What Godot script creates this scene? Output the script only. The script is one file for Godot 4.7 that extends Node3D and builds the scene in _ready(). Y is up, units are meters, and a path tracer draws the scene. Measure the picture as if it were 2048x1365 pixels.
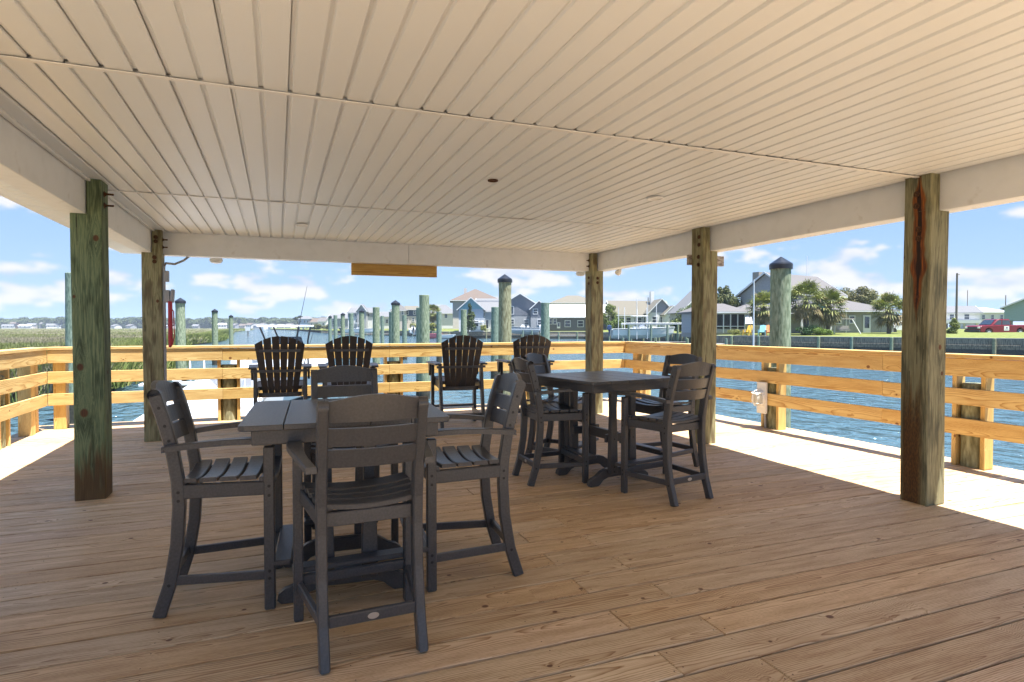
extends Node3D
# A covered deck over a canal: pavilion, deck, railings, bar-height furniture, dock, far shore.
# World: the deck's boards run along x, the ceiling panels along z, y is up, the deck's surface is y = 0.

const WATER_Y := -0.9
const HEADING := 0.37121          # the camera looks this far (radians) to the right of -z
const LENS := 1205.0              # focal length in photograph pixels (2048 wide)
var M := {}
var taken := {}
var rng := RandomNumberGenerator.new()

# ---------------------------------------------------------------- mesh building
class MB:
	var v := PackedVector3Array()
	var n := PackedVector3Array()
	var u := PackedVector2Array()
	var col := PackedColorArray()
	var tint := Color.WHITE
	var tinted := false
	func tri(a: Vector3, b: Vector3, c: Vector3, ua := Vector2.ZERO, ub := Vector2.ZERO, uc := Vector2.ZERO) -> void:
		var k := (b - a).cross(c - a).normalized()
		v.append(a); v.append(c); v.append(b)
		n.append(k); n.append(k); n.append(k)
		u.append(ua); u.append(uc); u.append(ub)
		if tinted:
			col.append(tint); col.append(tint); col.append(tint)
	func quad(a: Vector3, b: Vector3, c: Vector3, d: Vector3, ua := Vector2(0, 0), ub := Vector2(1, 0), uc := Vector2(1, 1), ud := Vector2(0, 1)) -> void:
		tri(a, b, c, ua, ub, uc)
		tri(a, c, d, ua, uc, ud)
	func smooth(a: Vector3, b: Vector3, c: Vector3, na: Vector3, nb: Vector3, nc: Vector3, ua := Vector2.ZERO, ub := Vector2.ZERO, uc := Vector2.ZERO) -> void:
		v.append(a); v.append(c); v.append(b)
		n.append(na); n.append(nc); n.append(nb)
		u.append(ua); u.append(uc); u.append(ub)
		if tinted:
			col.append(tint); col.append(tint); col.append(tint)
	# a box with chamfered edges; `along` is the axis that the texture's u follows, uo its offset, us its scale per metre
	func box(c: Vector3, s: Vector3, b := Basis.IDENTITY, bev := 0.0, along := 0, uo := Vector2.ZERO, us := Vector2.ONE) -> void:
		var h := s * 0.5
		var e := minf(bev, minf(h.x, minf(h.y, h.z)) * 0.9)
		for ax in 3:
			var a1 := (ax + 1) % 3
			var a2 := (ax + 2) % 3
			for sg: float in [-1.0, 1.0]:
				var p := []
				for k: Array in [[-1.0, -1.0], [1.0, -1.0], [1.0, 1.0], [-1.0, 1.0]]:
					var q := Vector3.ZERO
					q[ax] = sg * h[ax]
					q[a1] = k[0] * (h[a1] - e)
					q[a2] = k[1] * (h[a2] - e)
					p.append(q)
				if sg < 0:
					p.reverse()
				put(p, c, b, ax, along, uo, us)
		if e > 0.0:
			for ax in 3:
				var a1 := (ax + 1) % 3
				var a2 := (ax + 2) % 3
				for s1: float in [-1.0, 1.0]:
					for s2: float in [-1.0, 1.0]:
						var p := []
						for k: Array in [[-1.0, 0], [1.0, 0], [1.0, 1], [-1.0, 1]]:
							var q := Vector3.ZERO
							q[ax] = k[0] * (h[ax] - e)
							q[a1] = s1 * (h[a1] - (0.0 if k[1] == 0 else e))
							q[a2] = s2 * (h[a2] - (e if k[1] == 0 else 0.0))
							p.append(q)
						if s1 * s2 < 0:
							p.reverse()
						put(p, c, b, a1 if along != a1 else a2, along, uo, us)
			for sx: float in [-1.0, 1.0]:
				for sy: float in [-1.0, 1.0]:
					for sz: float in [-1.0, 1.0]:
						var x := b * Vector3(sx * h.x, sy * (h.y - e), sz * (h.z - e)) + c
						var y := b * Vector3(sx * (h.x - e), sy * h.y, sz * (h.z - e)) + c
						var z := b * Vector3(sx * (h.x - e), sy * (h.y - e), sz * h.z) + c
						if sx * sy * sz > 0:
							tri(x, y, z, uo, uo, uo)
						else:
							tri(x, z, y, uo, uo, uo)
	func put(p: Array, c: Vector3, b: Basis, ax: int, along: int, uo: Vector2, us: Vector2) -> void:
		var w := []
		for q: Vector3 in p:
			var t := Vector2.ZERO
			if ax == along:
				t = Vector2(q[(ax + 1) % 3], q[(ax + 2) % 3]) * 0.35
			else:
				t = Vector2(q[along], q[3 - ax - along])
			w.append(uo + t * us)
		quad(c + b * p[0], c + b * p[1], c + b * p[2], c + b * p[3], w[0], w[1], w[2], w[3])
	# a polygon (counter-clockwise, in the x-y plane of `t`) extruded from -d/2 to d/2 along z
	func prism(poly: PackedVector2Array, d: float, t := Transform3D.IDENTITY, bev := 0.0) -> void:
		var ids := Geometry2D.triangulate_polygon(poly)
		var cnt := poly.size()
		var inner := poly
		if bev > 0.0:
			inner = PackedVector2Array()
			for i in cnt:
				var d1 := (poly[i] - poly[(i + cnt - 1) % cnt]).normalized()
				var d2 := (poly[(i + 1) % cnt] - poly[i]).normalized()
				var m := (Vector2(-d1.y, d1.x) + Vector2(-d2.y, d2.x))
				m = m / maxf(m.length_squared() * 0.5, 0.4)
				inner.append(poly[i] + m * bev)
		var h := d * 0.5
		for i in range(0, ids.size(), 3):
			var a := inner[ids[i]]
			var b := inner[ids[i + 1]]
			var c := inner[ids[i + 2]]
			if (b - a).cross(c - a) < 0.0:
				var k := b
				b = c
				c = k
			tri(t * Vector3(a.x, a.y, h), t * Vector3(b.x, b.y, h), t * Vector3(c.x, c.y, h), a, b, c)
			tri(t * Vector3(a.x, a.y, -h), t * Vector3(c.x, c.y, -h), t * Vector3(b.x, b.y, -h), a, c, b)
		var hz := h - bev
		for i in cnt:
			var a := poly[i]
			var b := poly[(i + 1) % cnt]
			quad(t * Vector3(a.x, a.y, -hz), t * Vector3(b.x, b.y, -hz), t * Vector3(b.x, b.y, hz), t * Vector3(a.x, a.y, hz))
			if bev > 0.0:
				var ai := inner[i]
				var bi := inner[(i + 1) % cnt]
				quad(t * Vector3(a.x, a.y, hz), t * Vector3(b.x, b.y, hz), t * Vector3(bi.x, bi.y, h), t * Vector3(ai.x, ai.y, h))
				quad(t * Vector3(b.x, b.y, -hz), t * Vector3(a.x, a.y, -hz), t * Vector3(ai.x, ai.y, -h), t * Vector3(bi.x, bi.y, -h))
	# a round tube along points with a radius at each point
	func tube(pts: Array, rad: Array, sides := 8, caps := true) -> void:
		var rings := []
		var nor := []
		for i in pts.size():
			var dir: Vector3 = (pts[mini(i + 1, pts.size() - 1)] - pts[maxi(i - 1, 0)]).normalized()
			var x := dir.cross(Vector3.UP if absf(dir.y) < 0.9 else Vector3.RIGHT).normalized()
			var y := dir.cross(x)
			var ring := []
			var nr := []
			for k in sides:
				var a := TAU * k / sides
				var o := x * cos(a) + y * sin(a)
				ring.append(pts[i] + o * float(rad[mini(i, rad.size() - 1)]))
				nr.append(o)
			rings.append(ring)
			nor.append(nr)
		var run := 0.0
		for i in pts.size() - 1:
			var step: float = (pts[i + 1] - pts[i]).length()
			for k in sides:
				var j := (k + 1) % sides
				var q := [Vector2(float(k) / sides, run), Vector2(float(k + 1) / sides, run), Vector2(float(k + 1) / sides, run + step), Vector2(float(k) / sides, run + step)]
				smooth(rings[i][k], rings[i][j], rings[i + 1][j], nor[i][k], nor[i][j], nor[i + 1][j], q[0], q[1], q[2])
				smooth(rings[i][k], rings[i + 1][j], rings[i + 1][k], nor[i][k], nor[i + 1][j], nor[i + 1][k], q[0], q[2], q[3])
			run += step
		if caps:
			for k in sides:
				var j := (k + 1) % sides
				tri(pts[0], rings[0][j], rings[0][k])
				var e := pts.size() - 1
				tri(pts[e], rings[e][k], rings[e][j])
	# profile points (radius, height) turned about the y axis of `t`
	func lathe(prof: Array, sides := 16, t := Transform3D.IDENTITY) -> void:
		for i in prof.size() - 1:
			var p: Vector2 = prof[i]
			var q: Vector2 = prof[i + 1]
			var d := (q - p).normalized()
			for k in sides:
				var a := TAU * k / sides
				var b := TAU * (k + 1) / sides
				var ca := Vector3(cos(a), 0, -sin(a))
				var cb := Vector3(cos(b), 0, -sin(b))
				var na := t.basis * (ca * d.y + Vector3(0, -d.x, 0)).normalized()
				var nb := t.basis * (cb * d.y + Vector3(0, -d.x, 0)).normalized()
				var pa := t * (ca * p.x + Vector3(0, p.y, 0))
				var pb := t * (cb * p.x + Vector3(0, p.y, 0))
				var qa := t * (ca * q.x + Vector3(0, q.y, 0))
				var qb := t * (cb * q.x + Vector3(0, q.y, 0))
				var u0 := float(k) / sides
				var u1 := float(k + 1) / sides
				if p.x > 0.0001:
					smooth(pa, pb, qb, na, nb, nb, Vector2(u0, p.y), Vector2(u1, p.y), Vector2(u1, q.y))
				if q.x > 0.0001:
					smooth(pa, qb, qa, na, nb, na, Vector2(u0, p.y), Vector2(u1, q.y), Vector2(u0, q.y))
	func mesh() -> ArrayMesh:
		var a := []
		a.resize(Mesh.ARRAY_MAX)
		a[Mesh.ARRAY_VERTEX] = v
		a[Mesh.ARRAY_NORMAL] = n
		a[Mesh.ARRAY_TEX_UV] = u
		if tinted:
			a[Mesh.ARRAY_COLOR] = col
		var m := ArrayMesh.new()
		m.add_surface_from_arrays(Mesh.PRIMITIVE_TRIANGLES, a)
		return m

# ---------------------------------------------------------------- scene tree helpers
func numbered(called: String) -> String:
	var k: int = taken.get(called, 0)
	taken[called] = k + 1
	return called if k == 0 else "%s_%03d" % [called, k]

func tag(o: Node3D, label: String, category: String, group := "") -> Node3D:
	o.set_meta("label", label)
	o.set_meta("category", category)
	if group != "":
		o.set_meta("group", group)
	return o

func thing(called: String, label: String, category: String, at := Vector3.ZERO, turn := 0.0, group := "") -> Node3D:
	var o := Node3D.new()
	o.name = numbered(called)
	add_child(o)
	o.position = at
	o.rotation.y = turn
	tag(o, label, category, group)
	return o

func part(parent: Node3D, called: String, mesh: Mesh, mat: Material, at := Vector3.ZERO, turn := Basis.IDENTITY) -> MeshInstance3D:
	var o := MeshInstance3D.new()
	o.name = called
	o.mesh = mesh
	o.material_override = mat
	parent.add_child(o, true)
	o.transform = Transform3D(turn, at)
	return o

func struct(called: String, mesh: Mesh, mat: Material) -> MeshInstance3D:
	var o := MeshInstance3D.new()
	o.name = numbered(called)
	o.mesh = mesh
	o.material_override = mat
	add_child(o)
	o.set_meta("kind", "structure")
	return o

func copy(o: Node3D, at: Vector3, turn: float, label: String) -> Node3D:
	var c: Node3D = o.duplicate()
	c.name = numbered(o.name)
	add_child(c)
	c.position = at
	c.rotation.y = turn
	c.set_meta("label", label)
	return c

func boxmesh(s: Vector3, bev := 0.004, along := 0, uo := Vector2.ZERO, us := Vector2.ONE) -> ArrayMesh:
	var b := MB.new()
	b.box(Vector3.ZERO, s, Basis.IDENTITY, bev, along, uo, us)
	return b.mesh()

# a place on the far shore: `col` is the bearing as a photograph column, `depth` metres ahead of the camera
func vista(col: float, depth: float, y := 0.0) -> Vector3:
	var f := Vector3(sin(HEADING), 0, -cos(HEADING))
	var r := Vector3(cos(HEADING), 0, sin(HEADING))
	return f * depth + r * ((col - 1024.0) / LENS * depth) + Vector3(0, y, 0)

# ---------------------------------------------------------------- materials
func lin(r: float, g: float, b: float) -> Color:
	return Color(r, g, b).linear_to_srgb()

func mat(key: String, c: Color, rough := 0.7, metal := 0.0) -> StandardMaterial3D:
	var m := StandardMaterial3D.new()
	m.resource_name = key
	m.albedo_color = c
	m.roughness = rough
	m.metallic = metal
	M[key] = m
	return m

func noise_tex(size: int, freq: float, octaves: int, seed_: int, ramp: Array, normal := 0.0, warp := 0.0) -> NoiseTexture2D:
	var f := FastNoiseLite.new()
	f.noise_type = FastNoiseLite.TYPE_SIMPLEX_SMOOTH
	f.frequency = freq
	f.seed = seed_
	f.fractal_octaves = octaves
	if warp > 0.0:
		f.domain_warp_enabled = true
		f.domain_warp_amplitude = warp
	var t := NoiseTexture2D.new()
	t.width = size
	t.height = size
	t.seamless = true
	t.noise = f
	if normal > 0.0:
		t.as_normal_map = true
		t.bump_strength = normal
	elif ramp.size():
		var g := Gradient.new()
		g.offsets = PackedFloat32Array()
		g.colors = PackedColorArray()
		var off := PackedFloat32Array()
		var cols := PackedColorArray()
		for r: Array in ramp:
			off.append(r[0])
			cols.append(r[1])
		g.offsets = off
		g.colors = cols
		t.color_ramp = g
	return t

func planar(m: StandardMaterial3D, scale: Vector3, world := false) -> StandardMaterial3D:
	m.uv1_triplanar = true
	m.uv1_world_triplanar = world
	m.uv1_scale = scale
	return m

# Sawn pine: `lanes` boards side by side, each 4.8 m long and 0.2 m wide, with cathedral grain and knots.
func pine_lane(i: int, out: Array, w: int, h: int, early: Color, late: Color, sd: int, knots: int) -> void:
	var r := RandomNumberGenerator.new()
	r.seed = sd * 131 + i * 17
	var nz := FastNoiseLite.new()
	nz.seed = sd + i * 7
	nz.frequency = 1.0
	nz.fractal_octaves = 2
	var fine := FastNoiseLite.new()
	fine.seed = sd + 99 + i
	fine.frequency = 1.0
	fine.fractal_octaves = 2
	var y0 := r.randf_range(-0.06, 0.06)
	var d0 := r.randf_range(0.0, 0.05)
	var sl := r.randf_range(-0.012, 0.012)
	var rings := r.randf_range(85.0, 160.0)
	var tone := r.randf_range(-0.05, 0.05)
	var kn := []
	for k in knots:
		kn.append([r.randf_range(0.2, 4.6), r.randf_range(-0.085, 0.085), r.randf_range(0.007, 0.017)])
	var bytes := PackedByteArray()
	bytes.resize(w * h * 3)
	for x in w:
		var px := 4.8 * x / w
		var edge := minf(1.0, minf(px, 4.8 - px) / 0.3)
		var near := []
		for k: Array in kn:
			if absf(k[0] - px) < 0.25:
				near.append(k)
		var dep := d0 + sl * px + 0.03 * nz.get_noise_2d(px * 0.7, 3.0) * edge
		for y in h:
			var py := 0.2 * (float(y) / h - 0.5)
			var yy := py - y0 + 0.012 * nz.get_noise_2d(px * 1.1 * edge, py * 6.0 + 40.0)
			var rad := sqrt(yy * yy + dep * dep) + 0.002 * nz.get_noise_2d(px * 5.0, py * 30.0 + 9.0)
			var dark := 0.0
			var core := 0.0
			for k: Array in near:
				var dx: float = (px - k[0]) * 0.33
				var dy: float = py - k[1]
				var dd := sqrt(dx * dx + dy * dy)
				var kr: float = k[2]
				rad += 0.02 * exp(-dd * dd / (kr * kr * 3.2)) * (kr / 0.012)
				dd = sqrt((px - k[0]) * (px - k[0]) * 0.6 + dy * dy)
				core = maxf(core, clampf((kr - dd) / (kr * 0.35) + 0.3, 0.0, 1.0))
			var f := rad * rings
			f -= floorf(f)
			dark = f * f * f * f if f < 0.94 else (1.0 - f) / 0.06
			dark = dark * 0.95 + 0.26 * (fine.get_noise_2d(px * 3.0, py * 420.0) + 0.35) + tone + 0.25 * nz.get_noise_2d(px * 1.7 + 60.0, py * 14.0)
			dark = clampf(dark, 0.0, 1.0)
			var c := early.lerp(late, dark)
			if core > 0.0:
				c = c.lerp(Color(late.r * 0.62, late.g * 0.50, late.b * 0.42), core * 0.8)
			var o := (y * w + x) * 3
			bytes[o] = int(clampf(c.r, 0, 1) * 255.0)
			bytes[o + 1] = int(clampf(c.g, 0, 1) * 255.0)
			bytes[o + 2] = int(clampf(c.b, 0, 1) * 255.0)
	out[i] = bytes

func pine_texture(w: int, h: int, lanes: int, early: Color, late: Color, sd: int, knots: int) -> ImageTexture:
	var out := []
	out.resize(lanes)
	var id := WorkerThreadPool.add_group_task(func(i: int): pine_lane(i, out, w, h, early, late, sd, knots), lanes)
	WorkerThreadPool.wait_for_group_task_completion(id)
	var all := PackedByteArray()
	for b: PackedByteArray in out:
		all.append_array(b)
	return ImageTexture.create_from_image(Image.create_from_data(w, h * lanes, false, Image.FORMAT_RGB8, all))

# Weathered treated timber, unrolled round the post: u once round its four faces, v from foot to head (2.55 m).
# `look`: 0 grey-green, 1 deep green with large knots and a soaked brown foot, 2 rust below the bolts and a brown-stained foot
func post_column(i: int, out: Array, w: int, h: int, look: int, sd: int) -> void:
	var nz := FastNoiseLite.new()
	nz.seed = sd
	nz.frequency = 1.0
	nz.fractal_octaves = 3
	var base: Color = [Color(0.50, 0.49, 0.36), Color(0.36, 0.43, 0.31), Color(0.47, 0.46, 0.35)][look]
	var pale: Color = [Color(0.63, 0.60, 0.46), Color(0.52, 0.56, 0.41), Color(0.60, 0.58, 0.45)][look]
	var deep: Color = [Color(0.29, 0.30, 0.20), Color(0.15, 0.20, 0.13), Color(0.24, 0.24, 0.18)][look]
	var brown := Color(0.36, 0.24, 0.13)
	var knots := []
	if look == 1:
		knots = [[0.665, 0.69, 0.026], [0.725, 1.60, 0.010], [0.545, 2.06, 0.019], [0.69, 1.05, 0.022], [0.38, 1.0, 0.015], [0.30, 1.7, 0.012], [0.05, 0.6, 0.02]]
	else:
		var r := RandomNumberGenerator.new()
		r.seed = sd
		for k in 7:
			knots.append([r.randf(), r.randf_range(0.3, 2.0), r.randf_range(0.008, 0.016)])
	var rows := h / 8
	var bytes := PackedByteArray()
	bytes.resize(w * rows * 3)
	for ry in rows:
		var y := i * rows + ry
		var py := 2.55 * (1.0 - float(y) / h)
		for x in w:
			var uu := float(x) / w
			var px := uu * 0.8
			var swirl := 0.0
			var core := 0.0
			for k: Array in knots:
				var dx: float = (uu - k[0]) * 0.8
				var dy: float = (py - k[1])
				var kr: float = k[2]
				if absf(dy) < kr * 12.0 and absf(dx) < kr * 8.0:
					swirl += signf(dx) * kr * 2.6 * exp(-(dx * dx * 1.2 + dy * dy * 0.12) / (kr * kr * 4.0))
					core = maxf(core, clampf((kr - sqrt(dx * dx + dy * dy * 0.55)) / (kr * 0.4) + 0.3, 0.0, 1.0))
			var g := 0.62 * nz.get_noise_2d((px - swirl * 1.1) * 70.0, py * 2.6) + 0.5 * nz.get_noise_2d((px - swirl * 1.1) * 190.0 + 11.0, py * 7.0)
			var broad := nz.get_noise_2d(px * 9.0 + 50.0, py * 2.2)
			var c := base.lerp(pale, clampf(0.35 + g * 1.1, 0.0, 1.0))
			c = c.lerp(deep, clampf(0.18 + broad * 1.3 - g * 1.0, 0.0, 1.0) * 0.62)
			if look == 1:
				c = c.lerp(brown, clampf((0.42 + 0.25 * nz.get_noise_2d(px * 22.0, py * 2.0) - py) * 4.0, 0.0, 1.0) * 0.75)
			if look == 0:
				c = c.lerp(Color(0.40, 0.33, 0.24), clampf(broad * 2.0 + 0.1, 0.0, 1.0) * 0.5)
			if look == 2:
				# rust runs from the bolts down the face that looks at the tables (u 0 to 0.25)
				var mid := 0.105 + 0.012 * nz.get_noise_2d(3.0, py * 2.0)
				var half := (0.075 + 0.035 * nz.get_noise_2d(9.0, py * 3.0)) * clampf((py - 1.35) * 2.2, 0.0, 1.0) * clampf((2.52 - py) * 4.0 + 0.2, 0.0, 1.0)
				var off := absf(uu - mid)
				var run := clampf((half - off) / 0.02, 0.0, 1.0)
				c = c.lerp(Color(0.62, 0.33, 0.08).lerp(Color(0.30, 0.13, 0.05), clampf(0.5 + g * 1.5, 0.0, 1.0)), run * 0.9)
				var heart := clampf((half * 0.36 - off) / 0.012, 0.0, 1.0)
				c = c.lerp(Color(0.10, 0.05, 0.03), heart * 0.9)
				var foot := clampf((0.95 + 0.25 * nz.get_noise_2d(px * 18.0, py) - py) * 3.0, 0.0, 1.0) * clampf((0.24 - uu) * 30.0, 0.0, 1.0) * clampf((uu - 0.03) * 18.0, 0.0, 1.0)
				c = c.lerp(Color(0.42, 0.27, 0.10).lerp(Color(0.26, 0.16, 0.07), clampf(0.5 + nz.get_noise_2d(px * 90.0, py * 24.0), 0.0, 1.0)), foot * 0.85)
			if core > 0.0:
				c = c.lerp(Color(0.45, 0.25, 0.13).lerp(Color(0.22, 0.12, 0.07), clampf(0.5 + g, 0.0, 1.0)), core * 0.85)
			var split := nz.get_noise_2d(px * 30.0 + 7.0, py * 0.5)
			if split > 0.56:
				c = c.darkened(0.55)
			var o := (ry * w + x) * 3
			bytes[o] = int(clampf(c.r, 0, 1) * 255.0)
			bytes[o + 1] = int(clampf(c.g, 0, 1) * 255.0)
			bytes[o + 2] = int(clampf(c.b, 0, 1) * 255.0)
	out[i] = bytes

func post_texture(look: int, sd: int) -> ImageTexture:
	var w := 320
	var h := 1024
	var out := []
	out.resize(8)
	var id := WorkerThreadPool.add_group_task(func(i: int): post_column(i, out, w, h, look, sd), 8)
	WorkerThreadPool.wait_for_group_task_completion(id)
	var all := PackedByteArray()
	for b: PackedByteArray in out:
		all.append_array(b)
	return ImageTexture.create_from_image(Image.create_from_data(w, h, false, Image.FORMAT_RGB8, all))

# The sky: clear blue paling to the horizon, with low fair-weather cumulus all round.
func sky_rows(i: int, out: Array, w: int, h: int, bands: int) -> void:
	var f := FastNoiseLite.new()
	f.seed = 29
	f.frequency = 1.0
	f.fractal_octaves = 5
	f.fractal_gain = 0.55
	var rows := h / 2 / bands
	var data := PackedFloat32Array()
	data.resize(w * rows * 3)
	for ry in rows:
		var el := (0.5 - (i * rows + ry + 0.5) / h) * PI
		var s := sin(el)
		var k := pow(1.0 - clampf(s, 0.0, 1.0), 3.2)
		var top := Vector3(0.070, 0.205, 0.50)
		var low := Vector3(0.335, 0.46, 0.60)
		var clear := top.lerp(low, k)
		var lay := el / 0.30                        # clouds lie in flat tiers that crowd towards the horizon
		var dist := 1.0 / (s + 0.05)
		for x in w:
			var az := TAU * (x + 0.5) / w
			var cx := cos(az)
			var cz := sin(az)
			var c := clear
			if el < 1.2:
				var big := f.get_noise_3d(cx * 4.6, el * 17.0, cz * 4.6)
				var puff := f.get_noise_3d(cx * 15.0 + 30.0, el * 44.0, cz * 15.0)
				var under := f.get_noise_3d(cx * 4.6, (el - 0.016) * 17.0, cz * 4.6)
				var cover := smoothstep(0.05, 0.26, big + 0.42 * puff + 0.02 - 0.20 * absf(lay - 0.25) - maxf(0.0, lay - 0.9) * 0.2)
				var shade := clampf(0.60 + (big - under) * 2.4 + puff * 0.55, 0.0, 1.0)
				var body := Vector3(0.35, 0.40, 0.50).lerp(Vector3(0.56, 0.545, 0.545), shade)
				c = clear.lerp(body, cover * 0.85)
			var o := (ry * w + x) * 3
			data[o] = c.x
			data[o + 1] = c.y
			data[o + 2] = c.z
	out[i] = data.to_byte_array()

func sky_texture() -> ImageTexture:
	var w := 2048
	var h := 1024
	var bands := 32
	var out := []
	out.resize(bands)
	var id := WorkerThreadPool.add_group_task(func(i: int): sky_rows(i, out, w, h, bands), bands)
	WorkerThreadPool.wait_for_group_task_completion(id)
	var all := PackedByteArray()
	for b: PackedByteArray in out:
		all.append_array(b)
	var low := PackedFloat32Array()
	low.resize(w * h / 2 * 3)
	for k in w * h / 2:
		low[k * 3] = 0.16
		low[k * 3 + 1] = 0.22
		low[k * 3 + 2] = 0.28
	all.append_array(low.to_byte_array())
	return ImageTexture.create_from_image(Image.create_from_data(w, h, false, Image.FORMAT_RGBF, all))

func make_materials() -> void:
	var pine := pine_texture(1536, 128, 10, Color(0.89, 0.785, 0.63), Color(0.57, 0.41, 0.245), 5, 2)
	var tints := [Color(1, 1, 1), Color(0.95, 0.945, 0.94), Color(1.0, 0.975, 0.94), Color(0.92, 0.90, 0.875), Color(0.98, 0.965, 0.97), Color(0.95, 0.915, 0.865)]
	for i in tints.size():
		var m := mat("deck_pine_%d" % i, tints[i], 0.62)
		m.albedo_texture = pine
		m.heightmap_enabled = true
		m.heightmap_texture = pine
		m.heightmap_scale = 0.05
	var fresh := pine_texture(1536, 128, 6, Color(0.87, 0.755, 0.505), Color(0.64, 0.45, 0.215), 41, 3)
	var rail_tints := [Color(1, 1, 1), Color(0.97, 0.95, 0.88), Color(1.0, 0.985, 0.95), Color(0.95, 0.90, 0.74)]
	for i in rail_tints.size():
		var m := mat("rail_pine_%d" % i, rail_tints[i], 0.6)
		m.albedo_texture = fresh
		m.heightmap_enabled = true
		m.heightmap_texture = fresh
		m.heightmap_scale = 0.04
	for i in 3:
		var m := mat("post_%d" % i, Color.WHITE, 0.78)
		var t := post_texture(i, 23 + i * 4)
		m.albedo_texture = t
		m.heightmap_enabled = true
		m.heightmap_texture = t
		m.heightmap_scale = 0.25
	var we := mat("weathered", Color.WHITE, 0.9)
	we.albedo_texture = noise_tex(256, 0.03, 4, 17, [[0.1, lin(0.16, 0.13, 0.11)], [0.5, lin(0.40, 0.35, 0.30)], [0.9, lin(0.52, 0.48, 0.42)]])
	planar(we, Vector3(1.5, 6.0, 6.0))
	# soffit vinyl and painted beams
	var v := mat("vinyl", lin(0.80, 0.825, 0.845), 0.42)
	v.heightmap_enabled = true
	v.heightmap_texture = noise_tex(256, 0.03, 3, 3, [])
	v.heightmap_scale = 0.05
	planar(v, Vector3(3.0, 3.0, 14.0))
	var v2 := mat("vinyl_aged", lin(0.785, 0.805, 0.82), 0.42)
	v2.heightmap_enabled = true
	v2.heightmap_texture = v.heightmap_texture
	v2.heightmap_scale = 0.05
	planar(v2, Vector3(3.0, 3.0, 14.0))
	var pt := mat("beam_paint", Color.WHITE, 0.55)
	pt.albedo_texture = noise_tex(512, 0.012, 4, 8, [[0.0, lin(0.775, 0.785, 0.785)], [0.5, lin(0.825, 0.835, 0.84)], [0.82, lin(0.835, 0.845, 0.85)], [1.0, lin(0.72, 0.715, 0.70)]])
	planar(pt, Vector3(0.7, 0.7, 0.7), true)
	mat("trim_white", lin(0.82, 0.815, 0.80), 0.4)
	mat("shingle_dark", lin(0.11, 0.105, 0.10), 0.95)
	# recycled-plastic lumber of the furniture: slate grey, finely pebbled
	var pl := mat("plastic_lumber", Color.WHITE, 0.38)
	pl.albedo_texture = noise_tex(512, 0.05, 3, 21, [[0.0, lin(0.052, 0.0515, 0.053)], [0.5, lin(0.068, 0.067, 0.069)], [1.0, lin(0.088, 0.087, 0.089)]])
	pl.roughness_texture = noise_tex(256, 0.09, 3, 24, [[0.0, Color(0.75, 0.75, 0.75)], [1.0, Color(1, 1, 1)]])
	pl.heightmap_enabled = true
	pl.heightmap_texture = noise_tex(512, 0.16, 2, 22, [])
	pl.heightmap_scale = 0.055
	planar(pl, Vector3(2.6, 2.6, 2.6))
	var pb := mat("plastic_brown", Color.WHITE, 0.50)
	pb.albedo_texture = noise_tex(256, 0.06, 3, 25, [[0.0, lin(0.044, 0.036, 0.033)], [1.0, lin(0.066, 0.055, 0.050)]])
	pb.heightmap_enabled = true
	pb.heightmap_texture = pl.heightmap_texture
	pb.heightmap_scale = 0.05
	planar(pb, Vector3(2.6, 2.6, 2.6))
	mat("plug", lin(0.012, 0.012, 0.013), 0.5)
	mat("badge_metal", lin(0.62, 0.61, 0.60), 0.35, 0.9)
	var rust := mat("rusty_steel", Color.WHITE, 0.8, 0.3)
	rust.albedo_texture = noise_tex(128, 0.06, 3, 31, [[0.0, lin(0.02, 0.012, 0.008)], [0.5, lin(0.09, 0.04, 0.018)], [1.0, lin(0.20, 0.09, 0.035)]])
	planar(rust, Vector3(9, 9, 9))
	mat("conduit", lin(0.34, 0.34, 0.35), 0.5)
	mat("white_plastic", lin(0.74, 0.73, 0.70), 0.4)
	mat("red_paint", lin(0.42, 0.018, 0.03), 0.32)
	var glass := mat("lamp_glass", Color(0.80, 0.80, 0.76, 0.55), 0.12)
	glass.transparency = BaseMaterial3D.TRANSPARENCY_ALPHA
	# pilings standing in the water
	for i in 3:
		var pm := mat("piling_%d" % i, Color.WHITE, 0.85)
		var base: Array = [[lin(0.105, 0.135, 0.075), lin(0.21, 0.255, 0.16), lin(0.34, 0.37, 0.25)], [lin(0.085, 0.12, 0.088), lin(0.165, 0.22, 0.165), lin(0.27, 0.335, 0.255)], [lin(0.13, 0.12, 0.06), lin(0.24, 0.235, 0.135), lin(0.36, 0.36, 0.23)]][i]
		pm.albedo_texture = noise_tex(512, 0.02, 5, 51 + i, [[0.15, base[0]], [0.5, base[1]], [0.85, base[2]]])
		pm.heightmap_enabled = true
		pm.heightmap_texture = pm.albedo_texture
		pm.heightmap_scale = 0.6
		planar(pm, Vector3(2.2, 0.5, 2.2))
	var wet := mat("piling_wet", Color.WHITE, 0.5)
	wet.albedo_texture = noise_tex(256, 0.03, 4, 58, [[0.0, lin(0.02, 0.018, 0.012)], [0.6, lin(0.05, 0.045, 0.03)], [1.0, lin(0.10, 0.095, 0.08)]])
	planar(wet, Vector3(1.2, 1.2, 1.2))
	mat("cap_black", lin(0.022, 0.023, 0.027), 0.28)
	# the canal
	var wm := mat("water", lin(0.066, 0.120, 0.145), 0.06)
	wm.normal_enabled = true
	wm.normal_texture = noise_tex(512, 0.014, 4, 71, [], 9.0, 18.0)
	wm.normal_scale = 1.05
	wm.heightmap_enabled = true
	wm.heightmap_texture = noise_tex(512, 0.02, 3, 72, [], 0.0, 12.0)
	wm.heightmap_scale = 13.0
	planar(wm, Vector3(0.17, 0.17, 0.11), true)
	# land
	var gr := mat("lawn", Color.WHITE, 0.95)
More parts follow.
